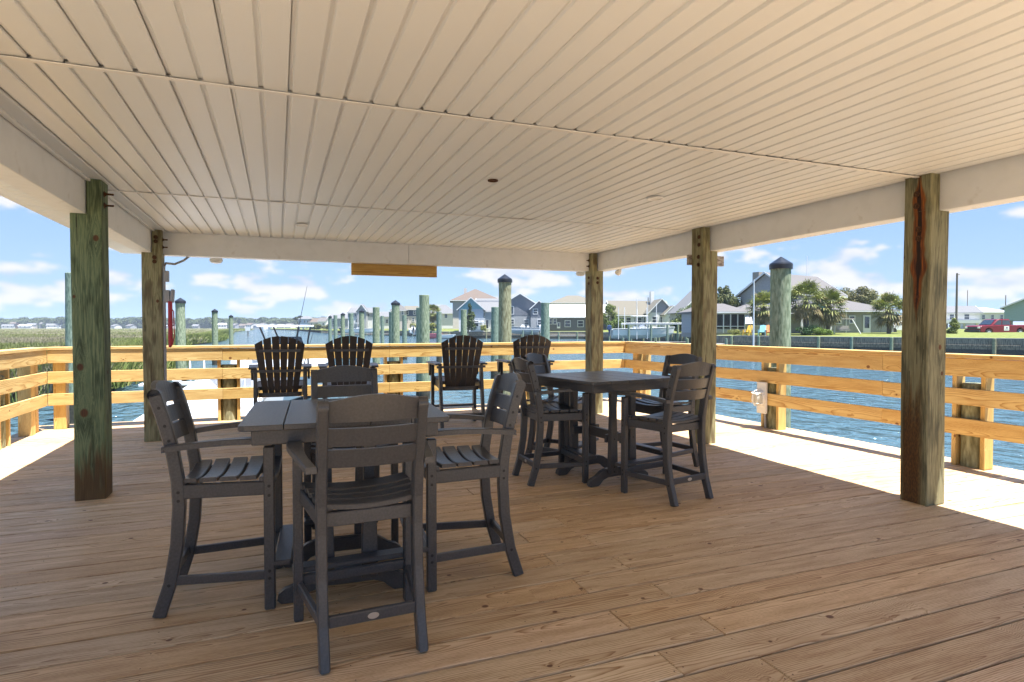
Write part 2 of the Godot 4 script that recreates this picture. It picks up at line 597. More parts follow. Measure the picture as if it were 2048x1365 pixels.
	gr.albedo_texture = noise_tex(512, 0.03, 5, 81, [[0.2, lin(0.085, 0.115, 0.016)], [0.5, lin(0.135, 0.155, 0.023)], [0.8, lin(0.19, 0.185, 0.05)]])
	planar(gr, Vector3(0.12, 0.12, 0.12), true)
	var mud := mat("marsh_mud", Color.WHITE, 0.9)
	mud.albedo_texture = noise_tex(512, 0.02, 5, 82, [[0.2, lin(0.05, 0.052, 0.022)], [0.5, lin(0.13, 0.125, 0.055)], [0.8, lin(0.20, 0.175, 0.10)]])
	planar(mud, Vector3(0.05, 0.05, 0.05), true)

# ---------------------------------------------------------------- pavilion
const ROOF_L := -1.82
const ROOF_R := 5.12
const ROOF_F := -8.85
const ROOF_B := 0.02
const CEIL := 2.52
const BEAM_Y0 := 2.245

func post_mesh(w: float, h: float, notch: Vector2, uo: float) -> ArrayMesh:
	# a square post whose head is cut back on the outer side (notch.x along x, notch.y along z) to carry the beams
	var b := MB.new()
	var e := 0.007
	var hw := w * 0.5
	var cut := BEAM_Y0
	var sect := func(y0: float, y1: float, x0: float, x1: float, z0: float, z1: float) -> void:
		var ring := [Vector2(x0, z0 + e), Vector2(x0 + e, z0), Vector2(x1 - e, z0), Vector2(x1, z0 + e), Vector2(x1, z1 - e), Vector2(x1 - e, z1), Vector2(x0 + e, z1), Vector2(x0, z1 - e)]
		var perim := 0.0
		var at := [0.0]
		for i in 8:
			perim += (ring[(i + 1) % 8] - ring[i]).length()
			at.append(perim)
		var turns := 14
		for k in turns:
			var ya := lerpf(y0, y1, float(k) / turns)
			var yb := lerpf(y0, y1, float(k + 1) / turns)
			for i in 8:
				var p: Vector2 = ring[i]
				var q: Vector2 = ring[(i + 1) % 8]
				# the texture runs once round the full square section, so the notched head keeps the grain of the shaft
				var side: int = [0, 0, 1, 1, 2, 2, 3, 3][i]
				var run := func(m: Vector2) -> float: return [m.x + hw, w + m.y + hw, 2.0 * w + hw - m.x, 3.0 * w + hw - m.y][side]
				var ua: float = uo + run.call(p) / (4.0 * w)
				var ub: float = uo + run.call(q) / (4.0 * w)
				# a sawn post is never quite straight
				var wa := Vector3(0.003 * sin(ya * 2.3 + uo * 9.0), 0, 0.003 * cos(ya * 1.9 + uo * 5.0))
				var wb := Vector3(0.003 * sin(yb * 2.3 + uo * 9.0), 0, 0.003 * cos(yb * 1.9 + uo * 5.0))
				b.quad(Vector3(q.x, ya, q.y) + wa, Vector3(p.x, ya, p.y) + wa, Vector3(p.x, yb, p.y) + wb, Vector3(q.x, yb, q.y) + wb, Vector2(ub, 1.0 - ya / 2.55), Vector2(ua, 1.0 - ya / 2.55), Vector2(ua, 1.0 - yb / 2.55), Vector2(ub, 1.0 - yb / 2.55))
		for i in range(1, 7):
			b.tri(Vector3(ring[0].x, y1, ring[0].y), Vector3(ring[i + 1].x, y1, ring[i + 1].y), Vector3(ring[i].x, y1, ring[i].y), Vector2(0.5, 0.5), Vector2(0.55, 0.5), Vector2(0.55, 0.52))
	sect.call(0.0, cut, -hw, hw, -hw, hw)
	var x0 := -hw + (0.11 if notch.x < 0 else 0.0)
	var x1 := hw - (0.11 if notch.x > 0 else 0.0)
	var z0 := -hw + (0.10 if notch.y < 0 else 0.0)
	var z1 := hw
	sect.call(cut, h, x0, x1, z0, z1)
	return b.mesh()

func bolt(parent: Node3D, at: Vector3, dir: Vector3, long := 0.03) -> void:
	var b := MB.new()
	var t := Transform3D(Basis(Quaternion(Vector3.UP, dir)), Vector3.ZERO)
	b.lathe([Vector2(0.024, 0.0), Vector2(0.024, 0.004), Vector2(0.0, 0.004)], 12, t)
	b.lathe([Vector2(0.0145, 0.004), Vector2(0.0145, 0.014), Vector2(0.0, 0.014)], 6, t)
	if long > 0.015:
		b.lathe([Vector2(0.008, 0.014), Vector2(0.008, long + 0.014), Vector2(0.0, long + 0.014)], 8, t)
	part(parent, "bolt", b.mesh(), M.rusty_steel, at)

func build_pavilion() -> void:
	var pav := thing("pavilion", "open timber pavilion roof with ribbed beige ceiling on square green posts", "pavilion")
	# posts: place, notch (side that carries a beam), look, turn of the texture
	var posts := [
		[Vector3(-1.385, 0, -5.70), Vector2(-1, 0), 1, 0.0], [Vector3(-1.385, 0, -8.32), Vector2(-1, -1), 0, 0.1],
		[Vector3(4.685, 0, -3.20), Vector2(1, 0), 2, 0.25], [Vector3(4.685, 0, -5.80), Vector2(1, 0), 0, 0.4],
		[Vector3(4.685, 0, -8.44), Vector2(1, -1), 0, 0.65], [Vector3(-1.385, 0, -3.05), Vector2(-1, 0), 0, 0.8],
		[Vector3(-1.385, 0, -0.42), Vector2(-1, 0), 0, 0.3], [Vector3(4.685, 0, -0.42), Vector2(1, 0), 0, 0.55]]
	var made := []
	for p: Array in posts:
		var o := part(pav, "post", post_mesh(0.21, CEIL - 0.002, p[1], p[3]), M["post_%d" % p[2]], p[0])
		made.append(o)
	made[0].set_meta("label", "deep green knotty post with brown soaked foot")
	made[2].set_meta("label", "post with dark rust stain running down from its bolts")
	# bolts on the heads
	for y: float in [2.44, 2.35]:
		bolt(made[0], Vector3(0.107, y - 0.02, 0.03), Vector3.RIGHT, 0.05)
		bolt(made[1], Vector3(0.107, y - 0.03, 0.05), Vector3.RIGHT, 0.04)
		bolt(made[3], Vector3(-0.107, y - 0.03, 0.04), Vector3.LEFT, 0.0)
		bolt(made[3], Vector3(-0.107, y - 0.26, 0.03), Vector3.LEFT, 0.0)
		bolt(made[2], Vector3(-0.107, y - 0.06, 0.0), Vector3.LEFT, 0.0)
		bolt(made[4], Vector3(-0.107, y - 0.03, 0.02), Vector3.LEFT, 0.03)
		bolt(made[4], Vector3(-0.107, y - 0.30, 0.02), Vector3.LEFT, 0.0)
	for y: float in [2.40, 2.35, 2.16, 2.11]:
		bolt(made[1], Vector3(0.045 if y > 2.3 else 0.03, y + 0.03, 0.107), Vector3.BACK, 0.0)
	for y: float in [2.13, 2.06]:
		bolt(made[4], Vector3(0.0, y, 0.107), Vector3.BACK, 0.0)
		bolt(made[2], Vector3(-0.107, y - 0.02, 0.02), Vector3.LEFT, 0.0)
	# beams: boxed and painted, between the posts and on their outer half
	var beam := func(called: String, x0: float, x1: float, z0: float, z1: float) -> void:
		part(pav, called, boxmesh(Vector3(x1 - x0, CEIL + 0.08 - BEAM_Y0, z1 - z0), 0.004), M.beam_paint, Vector3((x0 + x1) / 2, (CEIL + 0.08 + BEAM_Y0) / 2, (z0 + z1) / 2))
	for a: Array in [[-8.528, -5.72], [-5.717, -3.06], [-3.057, -0.315]]:
		beam.call("beam", -1.545, -1.388, a[0], a[1])
	for a: Array in [[-8.54, -5.82], [-5.817, -3.22], [-3.217, -0.315]]:
		beam.call("beam", 4.690, 4.850, a[0], a[1])
	for a: Array in [[-1.385, 1.72], [1.723, 4.687]]:
		beam.call("beam", a[0], a[1], -8.575, -8.42)
	beam.call("beam", -1.278, 4.578, -0.52, -0.315)
	# ceiling: backing sheet, vinyl panels with their grooves, cover strips
	var ceil := part(pav, "ceiling", boxmesh(Vector3(6.06, 0.03, 8.1), 0.0), M.trim_white, Vector3(1.65, CEIL + 0.045, -4.47))
	var pitch := 0.1312
	var prof := [Vector2(0.0, 0.014), Vector2(0.017, 0.014), Vector2(0.0225, 0.0015), Vector2(0.026, 0.0), Vector2(pitch - 0.005, 0.0), Vector2(pitch - 0.001, 0.002), Vector2(pitch, 0.014)]
	var sections := [[-8.418, -5.985], [-5.975, -3.21], [-3.19, -0.53]]
	var sheet := []
	for n6 in 6:
		# every other panel edge is a real seam with a slit, the rest are formed grooves
		var s: Array = sections[n6 % 3]
		prof[0] = Vector2(0.0035 if n6 > 2 else 0.0, 0.014)
		var b := MB.new()
		var steps := 6
		for k in steps:
			var za: float = lerpf(s[0], s[1], float(k) / steps) - s[0]
			var zb: float = lerpf(s[0], s[1], float(k + 1) / steps) - s[0]
			for i in prof.size() - 1:
				var p: Vector2 = prof[i]
				var q: Vector2 = prof[i + 1]
				b.quad(Vector3(p.x, p.y, za), Vector3(q.x, q.y, za), Vector3(q.x, q.y, zb), Vector3(p.x, p.y, zb))
		sheet.append(b.mesh())
	var r := RandomNumberGenerator.new()
	r.seed = 4
	for si in 3:
		for k in 46:
			var x := -1.387 + k * pitch
			var sag := -0.0025 * r.randf() - (0.004 if si == 0 and k > 26 and k < 30 else 0.0)
			var o := part(ceil, "ceiling_panel", sheet[si + 3 * (k % 2)], M.vinyl if r.randf() < 0.7 else M.vinyl_aged, Vector3(x - 1.65, sag - 0.045, sections[si][0] + 4.47))
			o.rotation.z = r.randf_range(-0.006, 0.006)
			o.rotation.x = r.randf_range(-0.0006, 0.0006)
	for z: float in [-3.2, -5.98]:
		for xs: Array in [[-1.387, 2.26], [2.262, 4.665]]:
			var w := 0.034 if z > -4 else 0.022
			part(ceil, "cover_strip", boxmesh(Vector3(xs[1] - xs[0], 0.006, w), 0.002), M.trim_white, Vector3((xs[0] + xs[1]) / 2 - 1.65, -0.054 - (0.002 if xs[0] > 2 else 0.0), z + 4.47))
	# edge mouldings along the side beams
	part(ceil, "edge_moulding", boxmesh(Vector3(0.03, 0.02, 7.9), 0.004), M.trim_white, Vector3(-1.365 - 1.65, -0.056, 0.0))
	# old light openings: two blanking rings and one with rusted rim
	var ring := func(at: Vector3, m: Material, size: float) -> void:
		var b := MB.new()
		b.lathe([Vector2(0.052, 0.0), Vector2(0.066, 0.0), Vector2(0.075, -0.006), Vector2(0.072, -0.014), Vector2(0.058, -0.014), Vector2(0.052, -0.006), Vector2(0.0, -0.006)], 24)
		part(ceil, "light_ring", b.mesh(), m, at - Vector3(1.65, CEIL + 0.045, -4.47), Basis.from_scale(Vector3(size, 1, size)))
	ring.call(Vector3(0.26, CEIL - 0.010, -7.15), M.trim_white, 1.0)
	ring.call(Vector3(3.135, CEIL - 0.008, -4.55), M.trim_white, 1.0)
	ring.call(Vector3(1.59, CEIL + 0.004, -4.50), M.rusty_steel, 0.55)
	# soffit under the overhang, with ribs, then fascia and roof
	var sof := func(x0: float, x1: float, z0: float, z1: float, across: bool) -> void:
		var b := MB.new()
		var y := 2.292
		var n := int(((x1 - x0) if across else (z1 - z0)) / 0.1312)
		for k in n:
			var a := (x0 if across else z0) + k * 0.1312
			var pts := [[a, 0.008], [a + 0.012, 0.0], [a + 0.125, 0.0], [a + 0.1312, 0.008]]
			for i in 3:
				var p: Array = pts[i]
				var q: Array = pts[i + 1]
				if across:
					b.quad(Vector3(p[0], y + p[1], z0), Vector3(q[0], y + q[1], z0), Vector3(q[0], y + q[1], z1), Vector3(p[0], y + p[1], z1))
				else:
					b.quad(Vector3(x0, y + p[1], p[0]), Vector3(x1, y + p[1], p[0]), Vector3(x1, y + q[1], q[0]), Vector3(x0, y + q[1], q[0]))
		part(pav, "soffit", b.mesh(), M.vinyl)
	sof.call(ROOF_L + 0.02, -1.547, -8.84, 0.0, false)
	sof.call(4.852, ROOF_R - 0.02, -8.84, 0.0, false)
	sof.call(-1.54, 4.85, ROOF_F + 0.02, -8.578, true)
	sof.call(-1.54, 4.85, -0.312, ROOF_B - 0.02, true)
	var fas := func(x0: float, x1: float, z0: float, z1: float) -> void:
		part(pav, "fascia", boxmesh(Vector3(x1 - x0, 0.19, z1 - z0), 0.003), M.beam_paint, Vector3((x0 + x1) / 2, 2.385, (z0 + z1) / 2))
	fas.call(ROOF_L, ROOF_L + 0.02, ROOF_F, ROOF_B)
	fas.call(ROOF_R - 0.02, ROOF_R, ROOF_F, ROOF_B)
	fas.call(ROOF_L + 0.021, ROOF_R - 0.021, ROOF_F, ROOF_F + 0.02)
	fas.call(ROOF_L + 0.021, ROOF_R - 0.021, ROOF_B - 0.02, ROOF_B)
	var rf := MB.new()
	var y0 := 2.484
	var lo := [Vector3(ROOF_L - 0.03, y0, ROOF_F - 0.03), Vector3(ROOF_R + 0.03, y0, ROOF_F - 0.03), Vector3(ROOF_R + 0.03, y0, ROOF_B + 0.03), Vector3(ROOF_L - 0.03, y0, ROOF_B + 0.03)]
	var ra := Vector3(1.65, 4.1, -6.2)
	var rb := Vector3(1.65, 4.1, -2.6)
	rf.tri(lo[1], lo[0], ra)
	rf.tri(lo[3], lo[2], rb)
	rf.quad(lo[0], lo[3], rb, ra)
	rf.quad(lo[2], lo[1], ra, rb)
	for i in 4:
		var p: Vector3 = lo[i]
		var q: Vector3 = lo[(i + 1) % 4]
		rf.quad(p, q, q - Vector3(0, 0.03, 0), p - Vector3(0, 0.03, 0))
	part(pav, "roof", rf.mesh(), M.shingle_dark)
	# the fresh header board hung under the far beam, and an old timber stub behind a post
	var hb := part(pav, "header_board", boxmesh(Vector3(1.21, 0.20, 0.04), 0.003, 0, Vector2(0.3, 0.083), Vector2(0.2, 0.8)), M.rail_pine_3, Vector3(1.563, 2.186, -8.60))
	hb.set_meta("label", "fresh yellow pine board hung under the beam")
	part(pav, "timber_stub", boxmesh(Vector3(0.52, 0.12, 0.045), 0.004), M.weathered, Vector3(4.81, 2.162, -5.93))
	# conduit and boxes on the far left post
	var px := -1.385
	var cz := -8.24
	var pipe := MB.new()
	pipe.tube([Vector3(px + 0.125, 0.62, cz), Vector3(px + 0.125, 1.2, cz), Vector3(px + 0.125, 2.08, cz), Vector3(px + 0.14, 2.13, cz - 0.03), Vector3(px + 0.22, 2.13, cz - 0.12), Vector3(px + 0.30, 2.19, cz - 0.25), Vector3(px + 0.36, 2.27, cz - 0.37)], [0.014], 8)
	part(pav, "conduit", pipe.mesh(), M.conduit)
	part(pav, "junction_box", boxmesh(Vector3(0.05, 0.13, 0.08), 0.006), M.conduit, Vector3(px + 0.15, 1.97, cz))
	part(pav, "junction_box", boxmesh(Vector3(0.06, 0.15, 0.09), 0.006), M.conduit, Vector3(px + 0.155, 1.73, cz))
	part(pav, "switch_cover", boxmesh(Vector3(0.035, 0.16, 0.10), 0.008), M.conduit, Vector3(px + 0.21, 1.735, cz), Basis(Vector3.BACK, -0.08))
	part(pav, "junction_box", boxmesh(Vector3(0.045, 0.17, 0.07), 0.006), M.conduit, Vector3(px + 0.14, 0.60, cz))

func bulb_lamp(at: Vector3, label: String, globe: bool) -> void:
	var o := thing("soffit_lamp", label, "lamp", at, 0.0, "lamps under the roof edge")
	var b := MB.new()
	b.lathe([Vector2(0.0, 0.0), Vector2(0.05, 0.0), Vector2(0.05, -0.012), Vector2(0.0, -0.012)], 16)
	part(o, "base", b.mesh(), M.white_plastic)
	var c := MB.new()
	if globe:
		c.lathe([Vector2(0.045, -0.012), Vector2(0.078, -0.03), Vector2(0.082, -0.055), Vector2(0.06, -0.085), Vector2(0.0, -0.097)], 20)
		part(o, "globe", c.mesh(), M.white_plastic)
	else:
		c.lathe([Vector2(0.0, 0.0), Vector2(0.025, 0.0), Vector2(0.045, 0.05), Vector2(0.048, 0.09), Vector2(0.0, 0.10)], 16, Transform3D(Basis(Vector3.RIGHT, -2.2), Vector3(0, -0.03, 0)))
		part(o, "lamp_head", c.mesh(), M.white_plastic)

func build_extinguisher() -> void:
	# the red life-ring hook pole clipped to the far left post
	var o := thing("rescue_pole", "red rescue hook handle strapped to the grey conduit of the far post", "pole", Vector3(-1.195, 0.0, -8.20))
	var b := MB.new()
	b.tube([Vector3(0, 1.67, 0), Vector3(0, 1.2, 0), Vector3(0, 1.15, 0), Vector3(-0.012, 1.12, 0)], [0.024, 0.026, 0.024, 0.012], 10)
	part(o, "handle", b.mesh(), M.red_paint)
	var c := MB.new()
	c.tube([Vector3(0.0, 1.60, 0.0), Vector3(0.035, 1.55, 0), Vector3(0.04, 1.25, 0), Vector3(0.02, 1.16, 0)], [0.007], 6)
	part(o, "guard", c.mesh(), M.red_paint)
	var k := MB.new()
	k.tube([Vector3(-0.03, 1.385, 0), Vector3(0.045, 1.385, 0)], [0.008], 6)
	part(o, "clip", k.mesh(), M.plug)

# ---------------------------------------------------------------- deck
func deck_edge_x(z: float) -> float:
	return 6.27 + (z + 9.65) * 0.05

func build_deck() -> void:
	# joists and rim below, boards on top
	var frame := MB.new()
	for z: float in [-9.95, -7.6, -5.2, -2.8, -0.4, 2.0, 4.4, 6.0]:
		frame.box(Vector3(1.6, -0.17, z), Vector3(9.0, 0.24, 0.09), Basis.IDENTITY, 0.0, 0, Vector2.ZERO, Vector2(0.2, 0.6))
	for k in 24:
		frame.box(Vector3(-2.85 + k * 0.39, -0.165, -1.9), Vector3(0.04, 0.22, 16.4), Basis.IDENTITY, 0.0, 2, Vector2.ZERO, Vector2(0.2, 0.6))
	var deck := struct("deck", frame.mesh(), M.deck_pine_3)
	var pitch := 0.1952
	var r := RandomNumberGenerator.new()
	r.seed = 77
	for k in 84:
		var z1 := -10.12 + k * pitch
		var zc := z1 + pitch * 0.5
		var row := int(round((zc + 2.832) / pitch))
		var jx := 1.475 if posmod(row, 2) == 0 else 1.842
		var ends := [[-3.14 + r.randf_range(-0.006, 0.006), jx - 0.0015], [jx + 0.0015, deck_edge_x(zc) + r.randf_range(-0.006, 0.006)]]
		for e: Array in ends:
			var len_: float = e[1] - e[0]
			var lane := r.randi_range(0, 9)
			var uo := Vector2(r.randf(), (lane + 0.5) / 10.0)
			var flip := -1.0 if r.randf() < 0.5 else 1.0
			var drop := r.randf_range(-0.0022, 0.0)
			part(deck, "plank", boxmesh(Vector3(len_, 0.038, pitch - r.randf_range(0.0095, 0.014)), 0.004, 0, uo, Vector2(flip / 4.8, 0.095 / 0.2)), M["deck_pine_%d" % r.randi_range(0, 5)], Vector3((e[0] + e[1]) * 0.5, -0.019 + drop, zc), Basis(Vector3.RIGHT, r.randf_range(-0.004, 0.004)))
	# screws, two in every board over every other joist: too small to pick apart one by one
	var sc := MB.new()
	for k in 44:
		var zc := -10.12 + (k + 0.5) * pitch
		var row := int(round((zc + 2.832) / pitch))
		for j in 13:
			var x := -2.85 + j * 0.78
			if posmod(row, 2) == 0 and absf(x - 1.475) < 0.2 or posmod(row, 2) == 1 and absf(x - 1.842) < 0.2:
				continue
			if x > deck_edge_x(zc) - 0.1:
				continue
			for s: float in [-0.055, 0.055]:
				sc.lathe([Vector2(0.0034, 0.0), Vector2(0.0, 0.0004)], 6, Transform3D(Basis.IDENTITY, Vector3(x + r.randf_range(-0.012, 0.012), 0.0003, zc + s + r.randf_range(-0.008, 0.008))))
		var jx := 1.475 if posmod(row, 2) == 0 else 1.842
		for s: float in [-0.055, 0.055]:
			for d: float in [-0.025, 0.025]:
				sc.lathe([Vector2(0.004, 0.0), Vector2(0.0, 0.0004)], 6, Transform3D(Basis.IDENTITY, Vector3(jx + d + r.randf_range(-0.006, 0.006), 0.0003, zc + s + r.randf_range(-0.01, 0.01))))
	var so := part(deck, "screw_heads", sc.mesh(), M.rusty_steel)
	so.set_meta("kind", "stuff")
	# piles that carry the deck
	var pm := MB.new()
	pm.lathe([Vector2(0.15, -3.0), Vector2(0.15, -0.3), Vector2(0.0, -0.3)], 12)
	var pmesh := pm.mesh()
	for x: float in [-2.9, 0.2, 3.1, 6.0]:
		for z: float in [-9.6, -6.3, -3.0, 0.4]:
			part(deck, "pile", pmesh, M.piling_wet, Vector3(x, 0, z))

# ---------------------------------------------------------------- railings
# a run of railing from a to b (inner faces), posts given as distances along it
func railing(label: String, a: Vector3, b: Vector3, posts: Array, corner_posts: Array, seams: Array, sd: int) -> Node3D:
	var r := RandomNumberGenerator.new()
	r.seed = sd
	var d := b - a
	var long := d.length()
	var o := thing("deck_railing", label, "railing", a, atan2(-d.z, d.x), "fresh pine railings round the deck")
	# local: x along the run, the outside of the deck is +z or -z; here the outside is on -z
	var wood := func(called: String, c: Vector3, s: Vector3, along: int, parent: Node3D) -> MeshInstance3D:
		var lane := r.randi_range(0, 5)
		var uo := Vector2(r.randf(), (lane + 0.5) / 6.0)
		return part(parent, called, boxmesh(s, 0.003, along, uo, Vector2((-1.0 if r.randf() < 0.5 else 1.0) / 4.8, 0.155 / 0.2)), M["rail_pine_%d" % r.randi_range(0, 2)], c)
	var cuts := [0.0]
	cuts.append_array(seams)
	cuts.append(long)
	for i in cuts.size() - 1:
		var x0: float = cuts[i] + (0.001 if i > 0 else 0.0)
		var x1: float = cuts[i + 1] - 0.001
		var mid := (x0 + x1) * 0.5
		wood.call("top_board", Vector3(mid, 0.970 + r.randf_range(-0.004, 0.004), -0.019), Vector3(x1 - x0, 0.172, 0.038), 0, o)
		wood.call("middle_board", Vector3(mid, 0.689 + r.randf_range(-0.004, 0.004), -0.019), Vector3(x1 - x0, 0.158, 0.038), 0, o)
		wood.call("lower_board", Vector3(mid, 0.397 + r.randf_range(-0.004, 0.004), -0.019), Vector3(x1 - x0, 0.158, 0.038), 0, o)
		wood.call("cap_board", Vector3(mid, 1.0785, -0.082), Vector3(x1 - x0, 0.038, 0.19), 0, o)
	for px: float in posts:
		for s: float in [-1.0, 1.0]:
			wood.call("post_board", Vector3(px + s * 0.128, 0.527, -0.11), Vector3(0.04, 1.054, 0.14), 1, o)
		var st := MB.new()
		st.lathe([Vector2(0.108, -0.25), Vector2(0.108, 0.80), Vector2(0.10, 0.812), Vector2(0.0, 0.815)], 20)
		part(o, "piling_stub", st.mesh(), M.piling_2, Vector3(px, 0, -0.15))
	for px: float in corner_posts:
		wood.call("post_board", Vector3(px, 0.527, -0.11), Vector3(0.14, 1.054, 0.14), 1, o)
		wood.call("post_board", Vector3(px + 0.23, 0.527, -0.13), Vector3(0.09, 1.054, 0.12), 1, o)
	return o

func build_railings() -> void:
	railing("railing across the far end of the deck, behind the tall fan-back chairs", Vector3(-2.838, 0, -9.62), Vector3(5.986, 0, -9.62), [2.168, 4.568, 6.988], [0.118], [2.09, 4.49, 6.99], 3)
	railing("railing along the open water side of the deck, with a white lamp on it", Vector3(5.99, 0, -9.66), Vector3(6.33, 0, -0.2), [3.40, 5.84, 8.4], [0.30], [1.9, 5.0, 8.4], 8)
	railing("railing along the marsh side of the deck", Vector3(-2.84, 0, 2.0), Vector3(-2.84, 0, -9.618), [10.4, 8.0, 5.5], [11.25], [3.0, 7.0], 14)

func build_rail_lamp() -> void:
	var o := thing("bulkhead_lamp", "white caged jelly-jar lamp on a white board fixed to the railing", "lamp", Vector3(6.085, 0.41, -6.33), 0.05)
	o.scale = Vector3(1.12, 1.05, 1.15)
	part(o, "mounting_board", boxmesh(Vector3(0.03, 0.40, 0.135), 0.003), M.white_plastic, Vector3(0, 0, 0))
	var t := Transform3D(Basis(Vector3.BACK, PI / 2).scaled(Vector3.ONE), Vector3(-0.015, -0.005, 0.0))
	var b := MB.new()
	b.lathe([Vector2(0.0, 0.0), Vector2(0.070, 0.0), Vector2(0.070, 0.022), Vector2(0.060, 0.034), Vector2(0.0, 0.034)], 20, t)
	part(o, "lamp_base", b.mesh(), M.white_plastic, Vector3.ZERO, Basis.from_scale(Vector3(1, 1.45, 1)))
	var g := MB.new()
	g.lathe([Vector2(0.056, 0.03), Vector2(0.056, 0.085), Vector2(0.046, 0.112), Vector2(0.0, 0.125)], 18, t)
	part(o, "lamp_glass", g.mesh(), M.lamp_glass, Vector3.ZERO, Basis.from_scale(Vector3(1, 1.5, 1)))
	var c := MB.new()
	for s: float in [-0.5, 0.5]:
		c.tube([Vector3(-0.035, s * 0.15, -0.068), Vector3(-0.12, s * 0.13, -0.045), Vector3(-0.145, s * 0.12, 0.0), Vector3(-0.12, s * 0.13, 0.045), Vector3(-0.035, s * 0.15, 0.068)], [0.006], 6)
	c.tube([Vector3(-0.03, 0.11, 0), Vector3(-0.12, 0.095, 0), Vector3(-0.148, 0.04, 0), Vector3(-0.148, -0.04, 0), Vector3(-0.12, -0.095, 0), Vector3(-0.03, -0.11, 0)], [0.006], 6)
	part(o, "cage", c.mesh(), M.white_plastic)
	var p := MB.new()
	p.tube([Vector3(0.05, -0.42, 0.01), Vector3(0.05, -0.19, 0.0)], [0.014], 8)
	part(o, "conduit", p.mesh(), M.conduit)

# ---------------------------------------------------------------- furniture
# a bent bar: centre line in the y-z plane, a rectangular section w (x) by t (across the line)
func bent_bar(pts: Array, w: float, t: float) -> PackedVector2Array:
	var a := PackedVector2Array()
	var b := PackedVector2Array()
	for i in pts.size():
		var d: Vector2 = (pts[mini(i + 1, pts.size() - 1)] - pts[maxi(i - 1, 0)]).normalized()
		var nrm := Vector2(-d.y, d.x) * t * 0.5
		a.append(pts[i] + nrm)
		b.append(pts[i] - nrm)
	b.reverse()
	a.append_array(b)
	if Geometry2D.is_polygon_clockwise(a):
		a.reverse()
	return a

# poly given as (z, y) pairs -> mesh extruded along x
func side_plate(poly: PackedVector2Array, w: float, bev := 0.004) -> ArrayMesh:
	var p := poly.duplicate()
	if Geometry2D.is_polygon_clockwise(p):
		p.reverse()
	var b := MB.new()
	# x' = z, y' = y, z' = -x  (a turn about y by -90 degrees)
	b.prism(p, w, Transform3D(Basis(Vector3.BACK, Vector3.UP, Vector3.LEFT), Vector3.ZERO), bev)
	return b.mesh()

func plug_dots(parent: Node3D, spots: Array, dir: Vector3) -> void:
	var b := MB.new()
	for s: Vector3 in spots:
		b.lathe([Vector2(0.0075, 0.0006), Vector2(0.0, 0.0009)], 10, Transform3D(Basis(Quaternion(Vector3.UP, dir)), s))
	part(parent, "screw_plugs", b.mesh(), M.plug)

